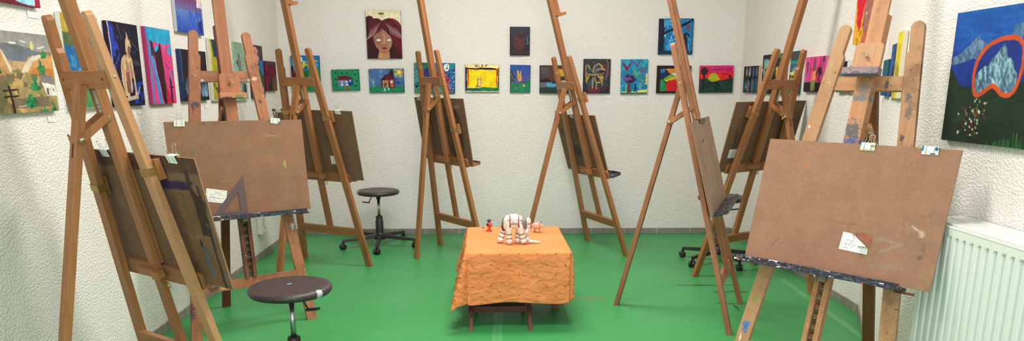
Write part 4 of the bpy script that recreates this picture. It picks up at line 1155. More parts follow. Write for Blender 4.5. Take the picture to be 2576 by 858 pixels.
p = pic('p1', 60, 80, (226, 226, 226), 1)
p.rect(0, .84, .30, 1, (90, 140, 205)).rect(.30, .86, .5, 1, (204, 128, 66)).rect(.5, .80, .86, 1, (150, 206, 226)).ell(.63, .93, .05, .05, (120, 184, 210)).line([(.77, .8), (.75, .93)], .05, (26, 130, 160)).poly([(.5, .97), (.7, .985), (.88, .995), (.88, 1), (0, 1), (0, .96)], (96, 24, 44)).rect(.88, 0, 1, 1, (150, 28, 64)).dabs((0, 0, .86, .8), [(230, 232, 234), (100, 150, 210), (210, 130, 60)], 30, .09, .07).edge(.012, (120, 20, 44))
p = pic('p2', 150, 112, (140, 124, 90), 2, .006)
p.grad(0, .22, (138, 137, 134), (150, 146, 142)).poly([(0, .16), (.3, .14), (.62, .18), (.93, .27), (.85, .36), (.55, .38), (.2, .38), (.0, .34)], (104, 110, 118)).poly([(.0, .2), (.1, .165), (.2, .2), (.30, .50), (0, .60)], (186, 142, 92)).poly([(.17, .18), (.22, .24), (.34, .46), (.31, .52), (.24, .36)], (206, 188, 166))
p.poly([(.3, .36), (.55, .36), (.52, .47), (.34, .47)], (182, 150, 110)).poly([(.45, .52), (.60, .30), (.80, .26), (1, .27), (1, .55), (.62, .52)], (196, 146, 92)).poly([(.47, .50), (.56, .36), (.68, .28), (.86, .25), (.78, .31), (.66, .36), (.56, .50)], (208, 196, 176)).poly([(.58, .50), (.7, .42), (1, .44), (1, .56), (.7, .55)], (190, 120, 60))
p.poly([(.40, .46), (.46, .46), (.28, .66), (.10, 1), (0, 1), (0, .75)], (118, 112, 82)).poly([(.46, .50), (1, .54), (1, 1), (.14, 1), (.3, .68)], (150, 132, 88)).patch((.2, .5, 1, 1), (176, 146, 94), 14, .25).patch((.2, .5, 1, 1), (112, 100, 70), 16, .45).poly([(.26, .82), (.85, .80), (.86, .93), (.3, .94)], (112, 98, 78)).line([(.35, .92), (.55, .90)], .012, (160, 150, 136))
p.ell(.685, .155, .028, .055, (206, 198, 128)).line([(.35, .13), (.44, .14)], .018, (204, 204, 204)).line([(.52, .10), (.60, .115)], .014, (200, 200, 202)).line([(.78, .18), (.88, .16)], .014, (206, 206, 208)).line([(.12, .06), (.2, .08)], .016, (200, 200, 202))
for c in ((.86, .25, .05), (.80, .42, .065), (.66, .65, .07), (.55, .83, .09), (.92, .95, .05), (.76, .98, .05), (.12, .46, .05)):
    p.dabs((c[0] - c[2] * .8, c[1], c[0] + c[2] * .8, c[1] + c[2]), [(40, 118, 72), (30, 96, 58), (52, 132, 84)], 16, c[2] * .34, c[2] * .28, (-.8, .8)).dabs((c[0] - c[2] * .25, c[1] - c[2], c[0] + c[2] * .25, c[1]), [(40, 118, 72), (52, 130, 84)], 6, c[2] * .26, c[2] * .3)
p.poly([(.74, .60), (.77, .52), (.95, .53), (.99, .64), (.80, .64)], (122, 116, 114)).poly([(.765, .62), (.99, .645), (1, .80), (.82, .785)], (214, 210, 202)).rect(.83, .69, .865, .78, (110, 100, 86)).rect(.89, .68, .905, .725, (140, 130, 116)).rect(.935, .69, .96, .73, (140, 130, 116))
p.line([(.25, .67), (.29, 1)], .032, (44, 28, 28)).line([(.16, .72), (.36, .71)], .016, (44, 28, 28)).line([(.16, .80), (.38, .79)], .016, (44, 28, 28))
p = pic('p3', 80, 106, (40, 100, 150), 3)
p.rect(0, 0, 1, .22, (176, 148, 52)).rect(0, .2, .5, .36, (78, 98, 70)).rect(.75, 0, 1, .45, (164, 140, 50)).rect(0, .34, .8, .9, (36, 96, 150)).patch((0, .34, .7, .9), (60, 128, 176), 12, .3).poly([(.40, .56), (.50, .52), (.58, .75), (.40, .75)], (150, 122, 70)).rect(.3, .75, 1, 1, (70, 130, 80)).edge(.012, (190, 180, 150))
p = pic('p4', 100, 132, (26, 22, 40), 4, .006)
p.rect(0, 0, .10, 1, (52, 34, 62)).line([(.02, .0), (.05, .45), (.05, .7)], .03, (190, 186, 206)).poly([(.06, .0), (.2, .05), (.22, .3), (.06, .5)], (34, 44, 120)).patch((.05, 0, .3, .7), (40, 60, 160), 9, .35).line([(.33, .03), (.42, .2)], .02, (80, 76, 90)).line([(.52, .08), (.75, .22), (.95, .30)], .018, (66, 62, 78)).patch((.6, .7, 1, 1), (30, 56, 150), 10, .2).line([(.88, .76), (.80, .84)], .02, (190, 196, 214)).patch((.6, .33, .95, .5), (52, 52, 76), 12, .3)
sk = (190, 160, 128); s2 = (150, 116, 92); s3 = (110, 84, 74)
p.poly([(.60, .10), (.56, .20), (.66, .20)], sk).poly([(.54, .19), (.68, .19), (.72, .28), (.66, .36), (.55, .38), (.51, .32)], sk).poly([(.60, .27), (.72, .28), (.66, .36), (.58, .37)], s3).poly([(.50, .37), (.66, .37), (.72, .52), (.68, .66), (.42, .70), (.34, .52), (.38, .42)], s2).poly([(.36, .42), (.46, .37), (.50, .42), (.42, .62), (.44, .86), (.36, .88), (.28, .70), (.29, .52)], sk).poly([(.44, .60), (.56, .58), (.54, .84), (.46, .86)], (122, 74, 66)).line([(.56, .40), (.60, .55), (.58, .82)], .045, sk).line([(.66, .42), (.70, .60), (.72, .84)], .05, sk).line([(.50, .40), (.56, .46), (.64, .42)], .02, (216, 190, 158)).ell(.73, .86, .05, .04, sk).ell(.45, .87, .05, .035, sk).poly([(.36, .90), (.78, .86), (.80, .91), (.42, .94)], (176, 158, 144)).line([(.35, .5), (.36, .8)], .014, s3).line([(.60, .5), (.62, .8)], .02, s3)
p = pic('p5', 80, 106, (200, 62, 122), 5)
p.rect(0, 0, 1, .19, (36, 150, 190)).patch((0, .12, 1, .36), (44, 152, 196), 9, .0).rect(0, 0, .10, 1, (44, 140, 196)).rect(.0, .15, .04, 1, (180, 66, 126)).patch((.5, .2, 1, .5), (206, 66, 122), 9, .2).poly([(.13, .16), (.24, .2), (.3, .34), (.22, .44), (.13, .36)], (70, 36, 70)).poly([(.28, .32), (.44, .28), (.50, .2), (.55, .2), (.58, .45), (.60, .7), (.68, .86), (.62, 1), (.46, 1), (.38, .8), (.30, .62)], (54, 22, 34)).line([(.18, .40), (.26, .66), (.33, 1)], .10, (44, 134, 196)).line([(.25, .45), (.36, .75), (.42, 1)], .035, (176, 120, 190)).poly([(.60, .76), (.78, .9), (.95, 1), (.60, 1)], (184, 34, 62)).line([(.70, .45), (.77, .52)], .02, (70, 24, 50)).line([(.90, .55), (.84, .70)], .05, (80, 140, 190)).line([(.82, .68), (.83, .96)], .07, (46, 16, 34)).line([(.78, .76), (.92, .78)], .03, (46, 16, 34)).line([(.82, .65), (.86, .72)], .03, (46, 16, 34))
p = pic('p6', 110, 82, (50, 70, 160), 6)
p.grad(0, .5, (186, 150, 190), (112, 60, 110)).grad(.34, .70, (112, 56, 104), (92, 132, 186)).grad(.58, 1, (88, 126, 186), (38, 68, 168)).patch((0, .55, 1, 1), (50, 84, 186), 12, .45).rect(.80, 0, 1, .48, (226, 196, 200)).line([(.78, .3), (.80, .9)], .014, (40, 30, 80)).line([(.9, .45), (.92, .85)], .012, (40, 30, 80)).poly([(.80, .78), (.90, .70), (.94, .85), (.92, .98), (.84, .96)], (34, 36, 110)).edge(.01, (60, 50, 110))
p = pic('p7', 110, 82, (34, 26, 30), 7)
p.rect(0, 0, .06, 1, (48, 66, 112)).rect(.0, .6, .3, 1, (30, 40, 70)).dabs((.1, .02, 1, .3), [(96, 88, 84)], 60, .006, .006).ell(.36, .34, .075, .10, (212, 200, 166))
for c in (.2, .32, .30, .75, .85, .92): 
    for q in range(7): p.line([(c, .95), (c + (q - 3) * .035, .55 + .1 * abs(q - 3) * .6 + (.05 if c > .7 else 0))], .012, ((110, 150, 178), (170, 196, 210), (70, 110, 150))[q % 3])
p.rect(.0, .92, 1, 1, (24, 28, 46))
p = pic('p8', 80, 106, (150, 150, 46), 8)
p.poly([(.12, .0), (.7, .0), (.45, .28), (.2, .3)], (30, 58, 70)).ell(.80, .50, .36, .36, (64, 112, 130), .2).ell(.95, .52, .26, .28, (96, 130, 134), .2).ell(.62, .48, .05, .1, (120, 60, 90)).rect(0, .72, 1, 1, (156, 150, 44)).patch((0, .72, 1, 1), (74, 84, 44), 12, .1).rect(.02, .05, .10, .7, (186, 180, 70)).edge(.02, (206, 202, 180))
p = pic('p9', 80, 106, (150, 178, 156), 9, .006)
p.rect(0, 0, .03, 1, (214, 214, 206)).poly([(.30, .32), (.55, .26), (.66, .34), (.62, .44), (.44, .46), (.34, .40)], (120, 124, 122)).ell(.50, .24, .03, .05, (58, 60, 62)).ell(.36, .36, .05, .03, (66, 68, 68)).poly([(.42, .44), (.66, .44), (.76, .74), (.50, .74)], (134, 142, 136)).line([(.46, .46), (.56, .72)], .03, (90, 96, 94)).line([(.60, .46), (.70, .72)], .025, (104, 110, 108)).line([(.50, .28), (.62, .40)], .02, (170, 176, 172)).ell(.78, .80, .10, .10, (48, 50, 54)).rect(.55, .74, .7, .9, (120, 126, 124))
p = pic('p10', 80, 106, (78, 58, 60), 10, .006)
p.rect(.68, .28, 1, .55, (34, 110, 176)).poly([(.16, .08), (.40, .02), (.62, .10), (.66, .26), (.50, .40), (.36, .36), (.18, .22)], (220, 146, 150)).ell(.34, .16, .05, .045, (40, 26, 28)).ell(.58, .17, .04, .045, (40, 26, 28)).line([(.28, .12), (.40, .10)], .02, (50, 34, 34)).ell(.48, .30, .05, .012, (170, 50, 60)).poly([(.3, .36), (.62, .36), (.66, .46), (.34, .46)], (90, 92, 88)).poly([(.25, .46), (.70, .44), (.95, .72), (.9, .84), (.3, .80)], (30, 88, 56)).dabs((.3, .36, .66, .45), [(150, 150, 146), (50, 52, 50)], 24, .025, .012).rect(0, .82, 1, 1, (70, 54, 60)).ell(.85, .84, .06, .05, (186, 140, 150))
p = pic('p11', 80, 62, (104, 22, 44), 11)
p.rect(0, 0, 1, .10, (70, 56, 62)).rect(0, .1, .10, 1, (150, 30, 60)).patch((0, .1, 1, .75), (76, 16, 34), 10, .1).rect(.2, .72, .62, 1, (50, 34, 38)).line([(.64, .55), (.62, 1)], .06, (84, 116, 62)).line([(.76, .60), (.78, 1)], .05, (140, 120, 84)).line([(.9, .45), (.92, 1)], .05, (150, 96, 80)).edge(.012, (60, 20, 36))
p = pic('p12', 64, 80, (40, 130, 70), 12)
p.rect(0, 0, 1, .42, (34, 108, 170)).patch((0, 0, 1, .45), (60, 150, 200), 9, .3).rect(0, .3, .08, 1, (30, 30, 36)).poly([(.05, .12), (.14, .3), (.1, .34)], (220, 226, 230)).poly([(.3, .02), (.38, .04), (.42, .16), (.36, .2)], (220, 222, 220)).ell(.08, .52, .06, .10, (110, 26, 40)).poly([(.10, .5), (.20, .5), (.22, .64), (.12, .68)], (20, 24, 24)).rect(.36, .22, .72, .36, (150, 156, 60)).line([(.46, .18), (.46, .30)], .08, (206, 196, 66)).line([(.78, .14), (.92, .16)], .06, (196, 180, 60)).ell(.52, .34, .06, .05, (56, 80, 130)).poly([(.4, .46), (.62, .4), (.64, .6), (.46, .62)], (30, 96, 56)).rect(.6, .36, 1, .62, (44, 140, 80)).patch((.3, .4, 1, 1), (30, 118, 58), 10, .1).edge(.015, (20, 60, 80))
p = pic('p13', 84, 64, (26, 130, 92), 13)
for x, y in ((.12, .1), (.36, .12), (.55, .12), (.12, .38), (.84, .20), (.88, .50), (.12, .66), (.84, .72)):
    p.line([(x, y - .05), (x + .02, y + .09)], .012, (20, 66, 48)).ell(x + .02, y + .06, .035, .045, (20, 70, 50)).ell(x, y - .06, .016, .022, (216, 150, 60))
p.poly([(.22, .32), (.58, .30), (.77, .45), (.54, .50), (.22, .49)], (104, 24, 36)).poly([(.21, .49), (.56, .50), (.58, .78), (.23, .80)], (104, 122, 160)).poly([(.56, .50), (.74, .44), (.78, .73), (.58, .78)], (30, 62, 116)).ell(.665, .55, .035, .045, (214, 226, 232)).ell(.665, .55, .018, .024, (40, 70, 120))
for x in (.33, .50): p.rect(x, .55, x + .07, .62, (224, 230, 234)).rect(x, .68, x + .03, .77, (226, 232, 236)).rect(x + .045, .68, x + .075, .77, (226, 232, 236)).rect(x + .03, .57, x + .04, .60, (60, 80, 110))
p.rect(.44, .78, .61, 1, (118, 112, 96)).rect(.47, .79, .58, 1, (112, 92, 46)).edge(.014, (16, 70, 60))
p = pic('p14', 92, 122, (92, 24, 34), 14, .005)
p.rect(0, 0, 1, .34, (222, 210, 180)).ell(.44, .075, .085, .022, (96, 78, 52)).ell(.44, .072, .05, .008, (150, 130, 90))
p.ell(.10, .20, .12, .085, (70, 24, 34)).ell(.27, .34, .26, .17, (78, 24, 34)).ell(.68, .36, .32, .19, (86, 24, 34)).poly([(0, .16), (.2, .24), (.5, .22), (.85, .28), (.98, .40), (1, 1), (0, 1)], (82, 24, 34)).line([(.62, .165), (.76, .18), (.88, .25), (.95, .33)], .016, (200, 80, 52), al=.8)
p.poly([(0, .14), (.10, .2), (.06, .45), (.12, .7), (.22, .86), (.28, 1), (0, 1)], (58, 22, 30)).poly([(.72, .3), (.92, .36), (1, .5), (1, .96), (.82, .76), (.74, .55)], (98, 24, 34)).poly([(.70, .62), (.78, .72), (.98, .97), (1, 1), (.6, 1)], (60, 23, 29))
for q in range(26):
    x = .06 + q * .035; p.line([(x * .6 + .2, .22 + abs(x - .47) * .10), (x, .44 + abs(x - .47) * .2)], .014, ((104, 44, 50), (66, 20, 30), (96, 30, 40))[q % 3], al=.5)
p.poly([(.46, .37), (.58, .46), (.70, .56), (.73, .66), (.70, .76), (.62, .84), (.50, .885), (.40, .86), (.27, .76), (.21, .64), (.20, .55), (.32, .46)], (160, 114, 92)).poly([(.44, .40), (.46, .37), (.45, .60), (.34, .80), (.26, .74), (.21, .60), (.34, .46)], (146, 102, 84)).poly([(.30, 1), (.35, .82), (.50, .885), (.63, .82), (.66, 1)], (184, 132, 92)).line([(.36, .845), (.50, .895), (.62, .84)], .02, (138, 92, 74))
p.poly([(.10, .62), (.22, .70), (.34, .86), (.29, 1), (.12, 1)], (56, 23, 29)).poly([(.63, .84), (.73, .70), (.96, 1), (.65, 1)], (58, 23, 28))
p.ell(.335, .617, .078, .030, (120, 80, 70)).ell(.645, .617, .07, .028, (120, 80, 70)).ell(.335, .617, .066, .022, (212, 204, 196)).ell(.645, .617, .058, .021, (212, 204, 196)).line([(.25, .572), (.34, .56), (.43, .58)], .012, (112, 72, 64), al=.8).line([(.57, .58), (.65, .56), (.72, .575)], .012, (112, 72, 64), al=.8)
p.line([(.505, .50), (.50, .62), (.49, .71)], .026, (192, 152, 132), al=.8).line([(.45, .715), (.485, .73), (.535, .715)], .012, (112, 72, 62)).ell(.50, .785, .075, .022, (150, 24, 34)).line([(.43, .785), (.57, .785)], .007, (90, 16, 24))
for q in range(24):
    x = .40 - q * .0125; p.line([(x, .25 + q * .006 + .02 * (q % 3)), (x - .09, .40 + q * .008), (x - .16, .50 + .006 * q)], .0055, (206, 190, 190), al=(.55, .25, .75)[q % 3])
for q in range(28):
    x = .54 + q * .014; p.line([(x, .24 + q * .006 + .015 * (q % 4)), (x + .10, .37 + q * .007), (x + .14, .48 + q * .005)], .0055, (210, 194, 194), al=(.6, .25, .8)[q % 3])
p.line([(.44, .21), (.47, .38), (.34, .47)], .022, (84, 28, 36)).line([(.46, .37), (.62, .48)], .022, (88, 28, 38))
p = pic('p15', 100, 68, (66, 104, 146), 15)
p.patch((0, 0, .6, .75), (90, 130, 168), 9, .3).rect(0, .76, 1, 1, (28, 116, 80)).patch((.5, .4, .9, .7), (50, 84, 130), 8, .2)
p.poly([(.34, .80), (.34, .45), (.46, .26), (.58, .20), (.60, .06), (.68, .06), (.70, .22), (.74, .78), (.60, .82)], (44, 24, 36)).poly([(.44, .42), (.48, .28), (.68, .30), (.69, .42)], (92, 24, 40)).poly([(.37, .48), (.54, .46), (.56, .78), (.38, .78)], (176, 116, 84)).poly([(.58, .46), (.70, .46), (.71, .76), (.60, .78)], (166, 90, 56)).rect(.43, .60, .50, .78, (50, 26, 36)).rect(.46, .64, .50, .78, (150, 96, 74)).rect(.61, .52, .67, .60, (224, 222, 220))
for q in range(14):
    a_ = q / 14 * 2 * PI; p.line([(.86 + .09 * math.cos(a_), .15 + .13 * math.sin(a_)), (.86 + .15 * math.cos(a_), .15 + .22 * math.sin(a_))], .03, ((202, 196, 70), (184, 110, 60), (190, 196, 150))[q % 3])
p.ell(.86, .15, .062, .088, (226, 206, 60)).rect(.36, .78, .56, .94, (48, 150, 120)).dabs((.36, .78, .56, .94), [(190, 220, 210), (30, 60, 60)], 10, .012, .03).line([(.12, .6), (.12, .8)], .025, (70, 170, 130)).ell(.12, .58, .015, .03, (206, 190, 80)).ell(.82, .58, .02, .05, (28, 40, 80)).edge(.012, (26, 50, 80))
p = pic('p16', 118, 84, (46, 96, 140), 16)
p.rect(0, 0, .15, 1, (60, 150, 150)).rect(.15, 0, .34, .24, (40, 104, 84)).poly([(.2, .3), (.35, .1), (.45, .5), (.3, .6), (.2, .55)], (44, 50, 120)).rect(.55, 0, .70, .3, (136, 96, 110)).rect(.7, 0, 1, .9, (48, 96, 150)).rect(.85, 0, 1, .2, (36, 130, 150)).poly([(.30, .52), (.45, .36), (.60, .28), (.76, .26), (.86, .5), (.92, .95), (.82, .96), (.60, .7), (.45, .5)], (150, 24, 40)).rect(.15, .48, .6, .85, (34, 34, 60)).rect(.0, .86, .5, 1, (46, 140, 80)).rect(.5, .78, .7, 1, (60, 150, 130)).rect(.82, .90, .94, .97, (120, 100, 90)).dabs((0, .05, .14, .9), [(24, 60, 90), (30, 90, 110)], 40, .014, .02).dabs((.78, .2, .98, .85), [(26, 40, 90), (120, 170, 210), (60, 110, 170)], 60, .016, .02).ell(.79, .14, .068, .13, (230, 234, 230)).dabs((.745, .06, .835, .2), [(24, 26, 30)], 9, .011, .014).dabs((.05, .6, .12, .82), [(20, 30, 50)], 8, .02, .03).edge(.01, (20, 50, 70))
p = pic('p17', 110, 86, (240, 206, 22), 17, .008)
p.rect(0, 0, 1, .14, (236, 216, 150)).poly([(0, .10), (.1, .13), (.3, .14), (.55, .12), (.75, .13), (.96, .17), (.96, .21), (.6, .19), (.3, .20), (.03, .17)], (44, 22, 22)).rect(0, .14, .065, 1, (40, 36, 60)).rect(.04, .2, .065, .6, (60, 130, 110)).rect(.03, .13, .06, .35, (24, 40, 46)).poly([(.07, .18), (.11, .18), (.12, .34), (.10, .9), (.08, .88)], (206, 44, 30)).poly([(.90, .18), (.96, .18), (.97, .38), (.93, .48), (.95, .8), (.91, .8), (.90, .5), (.91, .38)], (206, 50, 34)).rect(.96, .12, 1, .98, (40, 110, 60)).rect(.97, .5, 1, .9, (24, 60, 66)).poly([(.05, .87), (.3, .84), (.5, .83), (.7, .83), (.85, .85), (1, .82), (1, .96), (.6, .97), (.05, .96)], (30, 116, 74)).rect(.03, .88, .45, .96, (24, 78, 86)).line([(.08, .855), (.45, .84)], .012, (236, 226, 150)).rect(0, .965, 1, 1, (210, 196, 150)).edge(.008, (150, 150, 110))
p.poly([(.35, .50), (.44, .42), (.46, .51), (.47, .52)], (246, 214, 120)).line([(.36, .50), (.44, .42), (.47, .54)], .012, (110, 66, 70)).line([(.37, .54), (.47, .54)], .028, (156, 116, 146)).line([(.375, .54), (.355, .80)], .030, (128, 84, 110)).line([(.455, .54), (.46, .76)], .022, (166, 126, 150)).poly([(.40, .58), (.44, .58), (.46, .80), (.37, .80)], (250, 232, 150)).line([(.41, .66), (.38, .79), (.47, .79)], .010, (120, 76, 50)).line([(.43, .6), (.45, .78)], .008, (130, 90, 60)).line([(.31, .84), (.38, .80), (.47, .82)], .012, (110, 66, 60))
dkr = (84, 34, 22)
p.line([(.335, .035), (.30, .045), (.292, .07), (.31, .088), (.345, .085)], .017, dkr, 0).line([(.335, .035), (.35, .045), (.345, .06)], .014, dkr, 0).line([(.40, .03), (.39, .085), (.43, .088)], .017, dkr, 0)
p.line([(.49, .035), (.487, .088), (.53, .088)], .016, dkr, 0).line([(.49, .06), (.525, .058)], .014, dkr, 0).line([(.49, .035), (.53, .032)], .014, dkr, 0).line([(.60, .03), (.588, .09)], .017, dkr, 0).line([(.60, .03), (.65, .025), (.66, .04)], .016, dkr, 0).line([(.594, .06), (.63, .058)], .013, dkr, 0)
p = pic('p18', 64, 86, (54, 52, 62), 18)
p.grad(0, .9, (60, 60, 74), (44, 34, 42)).poly([(.22, .40), (.36, .26), (.42, .18), (.47, .28), (.52, .12), (.57, .26), (.68, .14), (.72, .34), (.74, .60), (.66, .80), (.52, .86), (.36, .82), (.22, .70), (.18, .54)], (88, 50, 50)).poly([(.36, .3), (.42, .18), (.47, .3), (.52, .12), (.58, .3), (.68, .14), (.72, .38), (.5, .42)], (64, 40, 46)).patch((.72, .3, 1, .7), (70, 84, 104), 9, .2).rect(0, .82, 1, 1, (60, 42, 48)).ell(.32, .5, .05, .04, (60, 32, 34)).line([(.4, .76), (.6, .8)], .02, (66, 38, 40)).line([(.6, .15), (.55, .3)], .02, (100, 110, 130)).edge(.03, (34, 28, 34))
p = pic('p19', 64, 86, (60, 70, 140), 19)
p.grad(0, .4, (40, 80, 150), (70, 76, 150)).grad(.35, .66, (74, 74, 150), (92, 76, 140)).poly([(0, .22), (.12, .28), (.24, .45), (.22, .62), (.05, .64), (0, .6)], (60, 40, 60)).line([(.02, .3), (.2, .55)], .05, (70, 120, 110)).line([(0, .42), (.14, .64)], .04, (60, 110, 100)).poly([(0, .68), (.2, .64), (.4, .66), (.7, .66), (.85, .54), (1, .52), (1, 1), (0, 1)], (30, 112, 84)).patch((0, .7, 1, 1), (40, 128, 84), 10, .2).ell(.46, .44, .115, .105, (196, 156, 74)).line([(.40, .36), (.38, .23)], .075, (200, 160, 80)).line([(.50, .36), (.53, .25)], .070, (200, 160, 80)).ell(.49, .56, .09, .06, (196, 158, 84)).line([(.42, .43), (.48, .44)], .018, (40, 30, 40)).ell(.46, .485, .02, .01, (60, 40, 40)).line([(.42, .60), (.58, .60)], .03, (50, 50, 70)).ell(.66, .60, .045, .028, (60, 60, 120)).ell(.69, .74, .06, .055, (176, 160, 90)).ell(.27, .84, .05, .04, (130, 100, 66)).edge(.015, (30, 60, 70))
p = pic('p20', 100, 78, (70, 52, 54), 20)
p.rect(.05, .06, .28, .4, (84, 74, 78)).poly([(.28, .02), (.46, .02), (.45, .35), (.5, .55), (.25, .6), (.27, .3)], (92, 56, 56)).rect(0, .5, .3, .65, (40, 30, 38)).line([(.05, .33), (.2, .35)], .02, (36, 30, 40)).rect(.0, .6, .45, .8, (96, 98, 110)).poly([(.20, .66), (.44, .60), (.50, .70), (.48, .76), (.22, .78)], (88, 160, 200)).rect(.36, .56, .5, .66, (36, 40, 76)).poly([(.5, .55), (.95, .52), (.95, .66), (.6, .74), (.5, .7)], (186, 182, 178)).rect(.46, .12, .92, .40, (206, 160, 50)).rect(.72, .24, .86, .40, (226, 184, 84)).rect(.9, .3, 1, .6, (76, 44, 84)).ell(.85, .56, .08, .05, (60, 90, 84)).rect(0, .78, 1, 1, (40, 60, 54)).edge(.012, (34, 30, 34))
p = pic('p21', 100, 126, (56, 54, 62), 21, .006)
p.rect(.70, .16, .86, .3, (110, 44, 56)).rect(.86, .3, 1, .45, (108, 40, 54)).rect(.2, .80, .62, 1, (108, 40, 56)).rect(.82, .72, 1, .9, (104, 40, 54)).rect(.14, .62, .4, .82, (60, 74, 96)).rect(.6, .45, 1, .8, (56, 62, 76)).patch((0, 0, 1, .12), (74, 76, 76), 8, .2)
go = (176, 144, 74); ol = (140, 128, 98); dk_ = (28, 24, 28)
p.poly([(.09, .22), (.14, .38), (.30, .46), (.30, .52), (.20, .62), (.13, .78), (.06, .5)], dk_).poly([(.10, .26), (.14, .40), (.29, .47), (.20, .58), (.13, .74), (.07, .5)], go).poly([(.48, .48), (.62, .40), (.70, .34), (.78, .36), (.77, .6), (.72, .84), (.64, .66), (.5, .54)], dk_).poly([(.50, .49), (.63, .42), (.76, .38), (.75, .6), (.715, .80), (.65, .64)], go)
for pts, w in (([(.11, .18), (.2, .20), (.24, .30), (.34, .34), (.40, .46)], .075), ([(.40, .46), (.36, .34), (.42, .20), (.56, .14), (.66, .20), (.70, .27)], .075), ([(.40, .44), (.48, .33), (.62, .29), (.80, .31)], .07), ([(.40, .46), (.36, .60), (.35, .84)], .08), ([(.42, .48), (.44, .62), (.50, .70), (.49, .86)], .07), ([(.16, .44), (.40, .46), (.66, .44)], .08), ([(.10, .2), (.09, .35)], .05)):
    p.line(pts, w + .03, dk_); p.line(pts, w, ol)
p.line([(.64, .18), (.72, .28)], .06, (196, 150, 74)).ell(.23, .34, .075, .055, (56, 72, 96), .5).ell(.52, .37, .085, .035, (58, 76, 104), -.2).ell(.50, .23, .07, .05, (58, 76, 104)).line([(.86, .02), (.92, .20), (.86, .5), (.82, .6)], .035, (110, 108, 98)).dabs((.28, .4, .5, .55), [dk_], 12, .015, .008).dabs((.10, .4, .24, .7), [(60, 46, 34)], 16, .012, .018).dabs((.56, .42, .74, .7), [(60, 46, 34)], 18, .012, .02).ell(.58, .68, .07, .02, (190, 160, 90)).dabs((.82, .5, .98, .95), [(30, 30, 36)], 30, .014, .02, (0, .2)).dabs((.03, .85, .2, .98), [(30, 30, 36)], 12, .012, .022, (0, .1)).dabs((.65, .86, .98, .98), [(30, 30, 36)], 16, .012, .022, (0, .1)).line([(.05, .7), (.15, .84), (.24, .84)], .02, dk_).edge(.02, (30, 26, 30))
p = pic('p22', 92, 116, (22, 126, 168), 22, .008)
p.patch((0, 0, 1, .8), (40, 150, 186), 8, .2).patch((.5, 0, 1, .5), (50, 160, 170), 8, .1).line([(.09, .13), (.16, .2), (.22, .31)], .075, (130, 26, 52)).line([(.22, .31), (.27, .22), (.34, .14)], .07, (128, 24, 50)).line([(.38, .08), (.50, .1), (.60, .21)], .06, (98, 74, 150)).line([(.60, .21), (.66, .1), (.76, .03)], .06, (98, 74, 150)).line([(.46, .28), (.53, .38), (.59, .47)], .045, (126, 160, 50)).line([(.59, .47), (.66, .38), (.74, .31)], .04, (122, 156, 48))
for q in range(10): p.line([(.82, .32), (.82 + .15 * math.cos(q * .63), .32 + .12 * math.sin(q * .63))], .045, (86, 92, 128))
p.ell(.78, .56, .15, .12, (40, 116, 134)).patch((.62, .5, 1, .75), (50, 140, 140), 10, .2).rect(.93, .42, 1, 1, (206, 190, 110)).poly([(0, .94), (.3, .93), (.6, .92), (.85, .88), (1, .9), (1, 1), (0, 1)], (208, 204, 120)).dabs((.7, .6, .95, .88), [(170, 190, 140), (214, 206, 130)], 12, .03, .008, (.3, .9)).ell(.90, .80, .10, .08, (26, 120, 160))
p.ell(.31, .56, .24, .15, (100, 80, 140)).dabs((.13, .47, .5, .66), [(46, 28, 62)], 9, .07, .025, (-1.2, 1.0)).poly([(.26, .70), (.36, .70), (.40, .96), (.22, .96)], (84, 66, 54)).line([(.22, .72), (.20, .95)], .02, (216, 206, 120)).rect(0, .965, 1, 1, (36, 96, 66))
p.line([(.555, .74), (.555, .88)], .045, (28, 24, 54)).line([(.49, .84), (.62, .83)], .025, (28, 24, 54)).line([(.55, .87), (.51, .94)], .03, (28, 24, 54)).line([(.56, .87), (.60, .95)], .03, (28, 24, 54)).ell(.555, .745, .025, .03, (28, 24, 54)).line([(.0, .72), (.06, .96)], .02, (120, 190, 190))
p = pic('p23', 100, 80, (40, 28, 30), 23, .006)
p.rect(.10, .12, .93, .92, (40, 28, 30)).poly([(.10, .12), (.27, .12), (.20, .28), (.10, .28)], (50, 110, 160)).poly([(.10, .28), (.30, .22), (.36, .28), (.2, .5), (.10, .48)], (30, 44, 90)).poly([(.26, .12), (.56, .10), (.54, .22), (.36, .27)], (226, 130, 44)).poly([(.36, .28), (.55, .24), (.66, .4), (.60, .52), (.50, .34)], (226, 222, 206)).poly([(.20, .50), (.32, .36), (.46, .31), (.58, .45), (.60, .50), (.40, .52), (.28, .60)], (186, 176, 50)).poly([(.20, .48), (.34, .34), (.46, .31), (.56, .4), (.4, .42), (.26, .52)], (110, 140, 56)).poly([(.10, .50), (.18, .50), (.32, .75), (.28, .92), (.10, .92)], (40, 130, 84)).poly([(.28, .66), (.36, .54), (.5, .5), (.64, .52), (.72, .8), (.66, .92), (.30, .92)], (200, 34, 40)).rect(.72, .12, .82, .24, (196, 150, 60)).rect(.73, .25, .82, .38, (34, 100, 84)).rect(.76, .4, .84, .5, (56, 90, 150))
p = pic('p24', 100, 100, (30, 110, 170), 24)
p.patch((.05, 0, .95, .9), (60, 150, 200), 12, .2).patch((.1, 0, .5, .7), (130, 190, 220), 16, .4).poly([(0, 0), (.06, 0), (.16, .5), (.17, 1), (0, 1)], (34, 36, 56)).line([(.10, .45), (.28, .36), (.5, .28), (.75, .16), (1, .04)], .075, (30, 32, 48)).line([(.14, .4), (.10, 0)], .07, (34, 38, 58)).rect(.42, 0, .6, .12, (32, 34, 52)).ell(.86, .25, .085, .085, (96, 84, 112)).poly([(.70, .45), (.76, .40), (.82, .5), (.88, .98), (.66, .98)], (44, 38, 54)).line([(.78, .42), (.86, .44), (.90, .52)], .045, (34, 32, 48)).rect(0, .90, 1, 1, (24, 48, 70)).line([(.94, .1), (.92, .95)], .05, (34, 116, 180)).edge(.02, (30, 40, 70))
